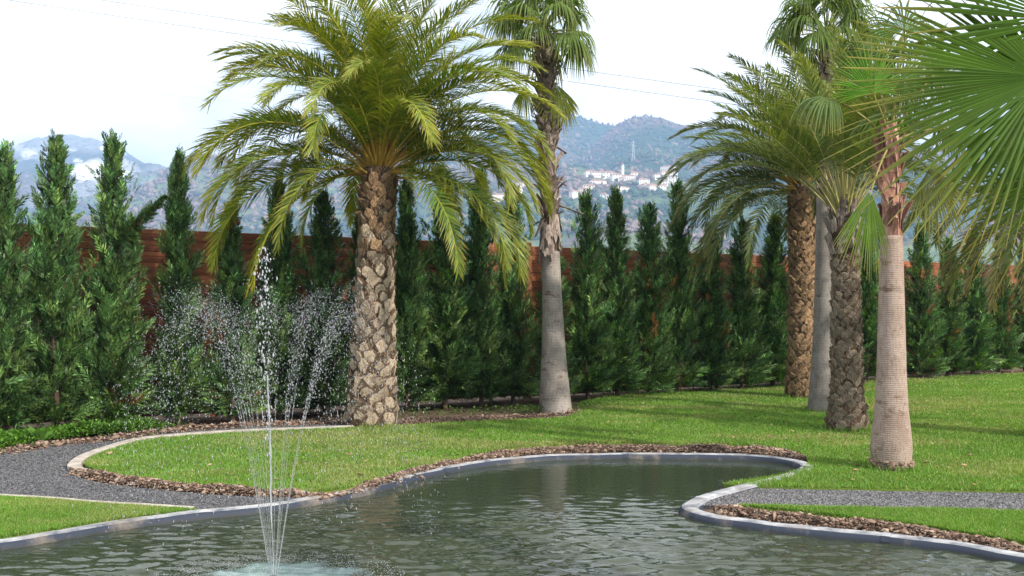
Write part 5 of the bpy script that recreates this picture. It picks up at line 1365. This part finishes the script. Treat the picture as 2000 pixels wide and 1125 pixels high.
# lattice mast on the hill
M['mast'] = rough_mat('mast', [(0.3, (0.55, 0.55, 0.56)), (0.7, (0.75, 0.75, 0.76))], 1, 0.6, 3, 0.1, 0.02)
d, z = seen_depth(1237, 317); x = (1237 - 1000) / FOC * d
mast = thing('lattice_mast', (x, d, z - 1), 'thin white lattice mast on the wooded hill above the village', 'mast')
acc = Acc(); Hm = 38.0
cor = lambda zz: 2.3 * (1 - zz / Hm) + 0.45
for sx, sy in ((1, 1), (1, -1), (-1, 1), (-1, -1)):
    tv, tq = tube(np.array([[sx * cor(0), sy * cor(0), 0], [sx * cor(Hm), sy * cor(Hm), Hm]]), 0.22, 4); acc.add(tv, tq)
for k in range(12):
    z0_, z1_ = k * Hm / 12, (k + 1) * Hm / 12
    for a, b2 in (((1, 1), (1, -1)), ((1, -1), (-1, -1)), ((-1, -1), (-1, 1)), ((-1, 1), (1, 1))):
        tv, tq = tube(np.array([[a[0] * cor(z0_), a[1] * cor(z0_), z0_], [b2[0] * cor(z1_), b2[1] * cor(z1_), z1_]]), 0.12, 3); acc.add(tv, tq)
put('lattice', acc.mesh('lattice', (M['mast'],)), mast)
acc = Acc()
for zz in (Hm * 0.8, Hm * 0.95):
    tv, tq = tube(np.array([[-4, 0, zz], [4, 0, zz]]), 0.2, 4); acc.add(tv, tq)
put('crossarm', acc.mesh('crossarm', (M['mast'],)), mast)

# ------------------------------------------------------------------ overhead cables
M['cable'] = rough_mat('cable', [(0.3, (0.10, 0.10, 0.11)), (0.7, (0.16, 0.16, 0.17))], 1, 0.6, 3, 0.1, 0.001)
for pts_, rad_, lab in (
        ([(-400, -62), (30, 0), (515, 76), (1110, 158), (1370, 195), (2400, 330)], 0.016, 'lower of the two overhead cables crossing the sky'),
        ([(-400, -85), (200, 0), (515, 47), (1200, 148), (1400, 172), (2400, 290)], 0.016, 'upper of the two overhead cables crossing the sky'),
        ([(-400, 100), (600, 215), (1000, 256), (1150, 272), (1320, 290), (2400, 390)], 0.004, 'third faint overhead cable passing in front of the hill')):
    P_ = np.array(pts_, float); pxs = np.linspace(-400, 2400, 60)
    co = np.polyfit(P_[:, 0], P_[:, 1], 3); pys = np.polyval(co, pxs)
    pt = np.array([W(a, b_, 70.0) for a, b_ in zip(pxs, pys)])
    tv, tq = tube(pt, rad_, 4)
    put('cable', mesh_np('cable', tv, tq, None, (M['cable'],)), label=lab, cat='cable', group='overhead cables')

# ------------------------------------------------------------------ haze: the air between here and the hills
m, N, L = new_mat('haze_air')
ov = N.new('ShaderNodeOutputMaterial'); pv = N.new('ShaderNodeVolumePrincipled')
pv.inputs['Color'].default_value = (0.40, 0.63, 1.0, 1)
pv.inputs['Density'].default_value = 0.00034
pv.inputs['Anisotropy'].default_value = 0.0
L.new(pv.outputs[0], ov.inputs['Volume'])
x0, x1, y0_, y1, z0_, z1 = -9500.0, 9500.0, -9500.0, 9500.0, -2.0, 600.0
V = np.array([[x, y, z] for z in (z0_, z1) for (x, y) in ((x0, y0_), (x1, y0_), (x1, y1), (x0, y1))])
put('haze', mesh_np('haze', V, np.array([[3, 2, 1, 0], [4, 5, 6, 7], [0, 1, 5, 4], [1, 2, 6, 5], [2, 3, 7, 6], [3, 0, 4, 7]]), None, (m,)), label='pale blue haze in the air before the hills', cat='haze', kind='stuff')
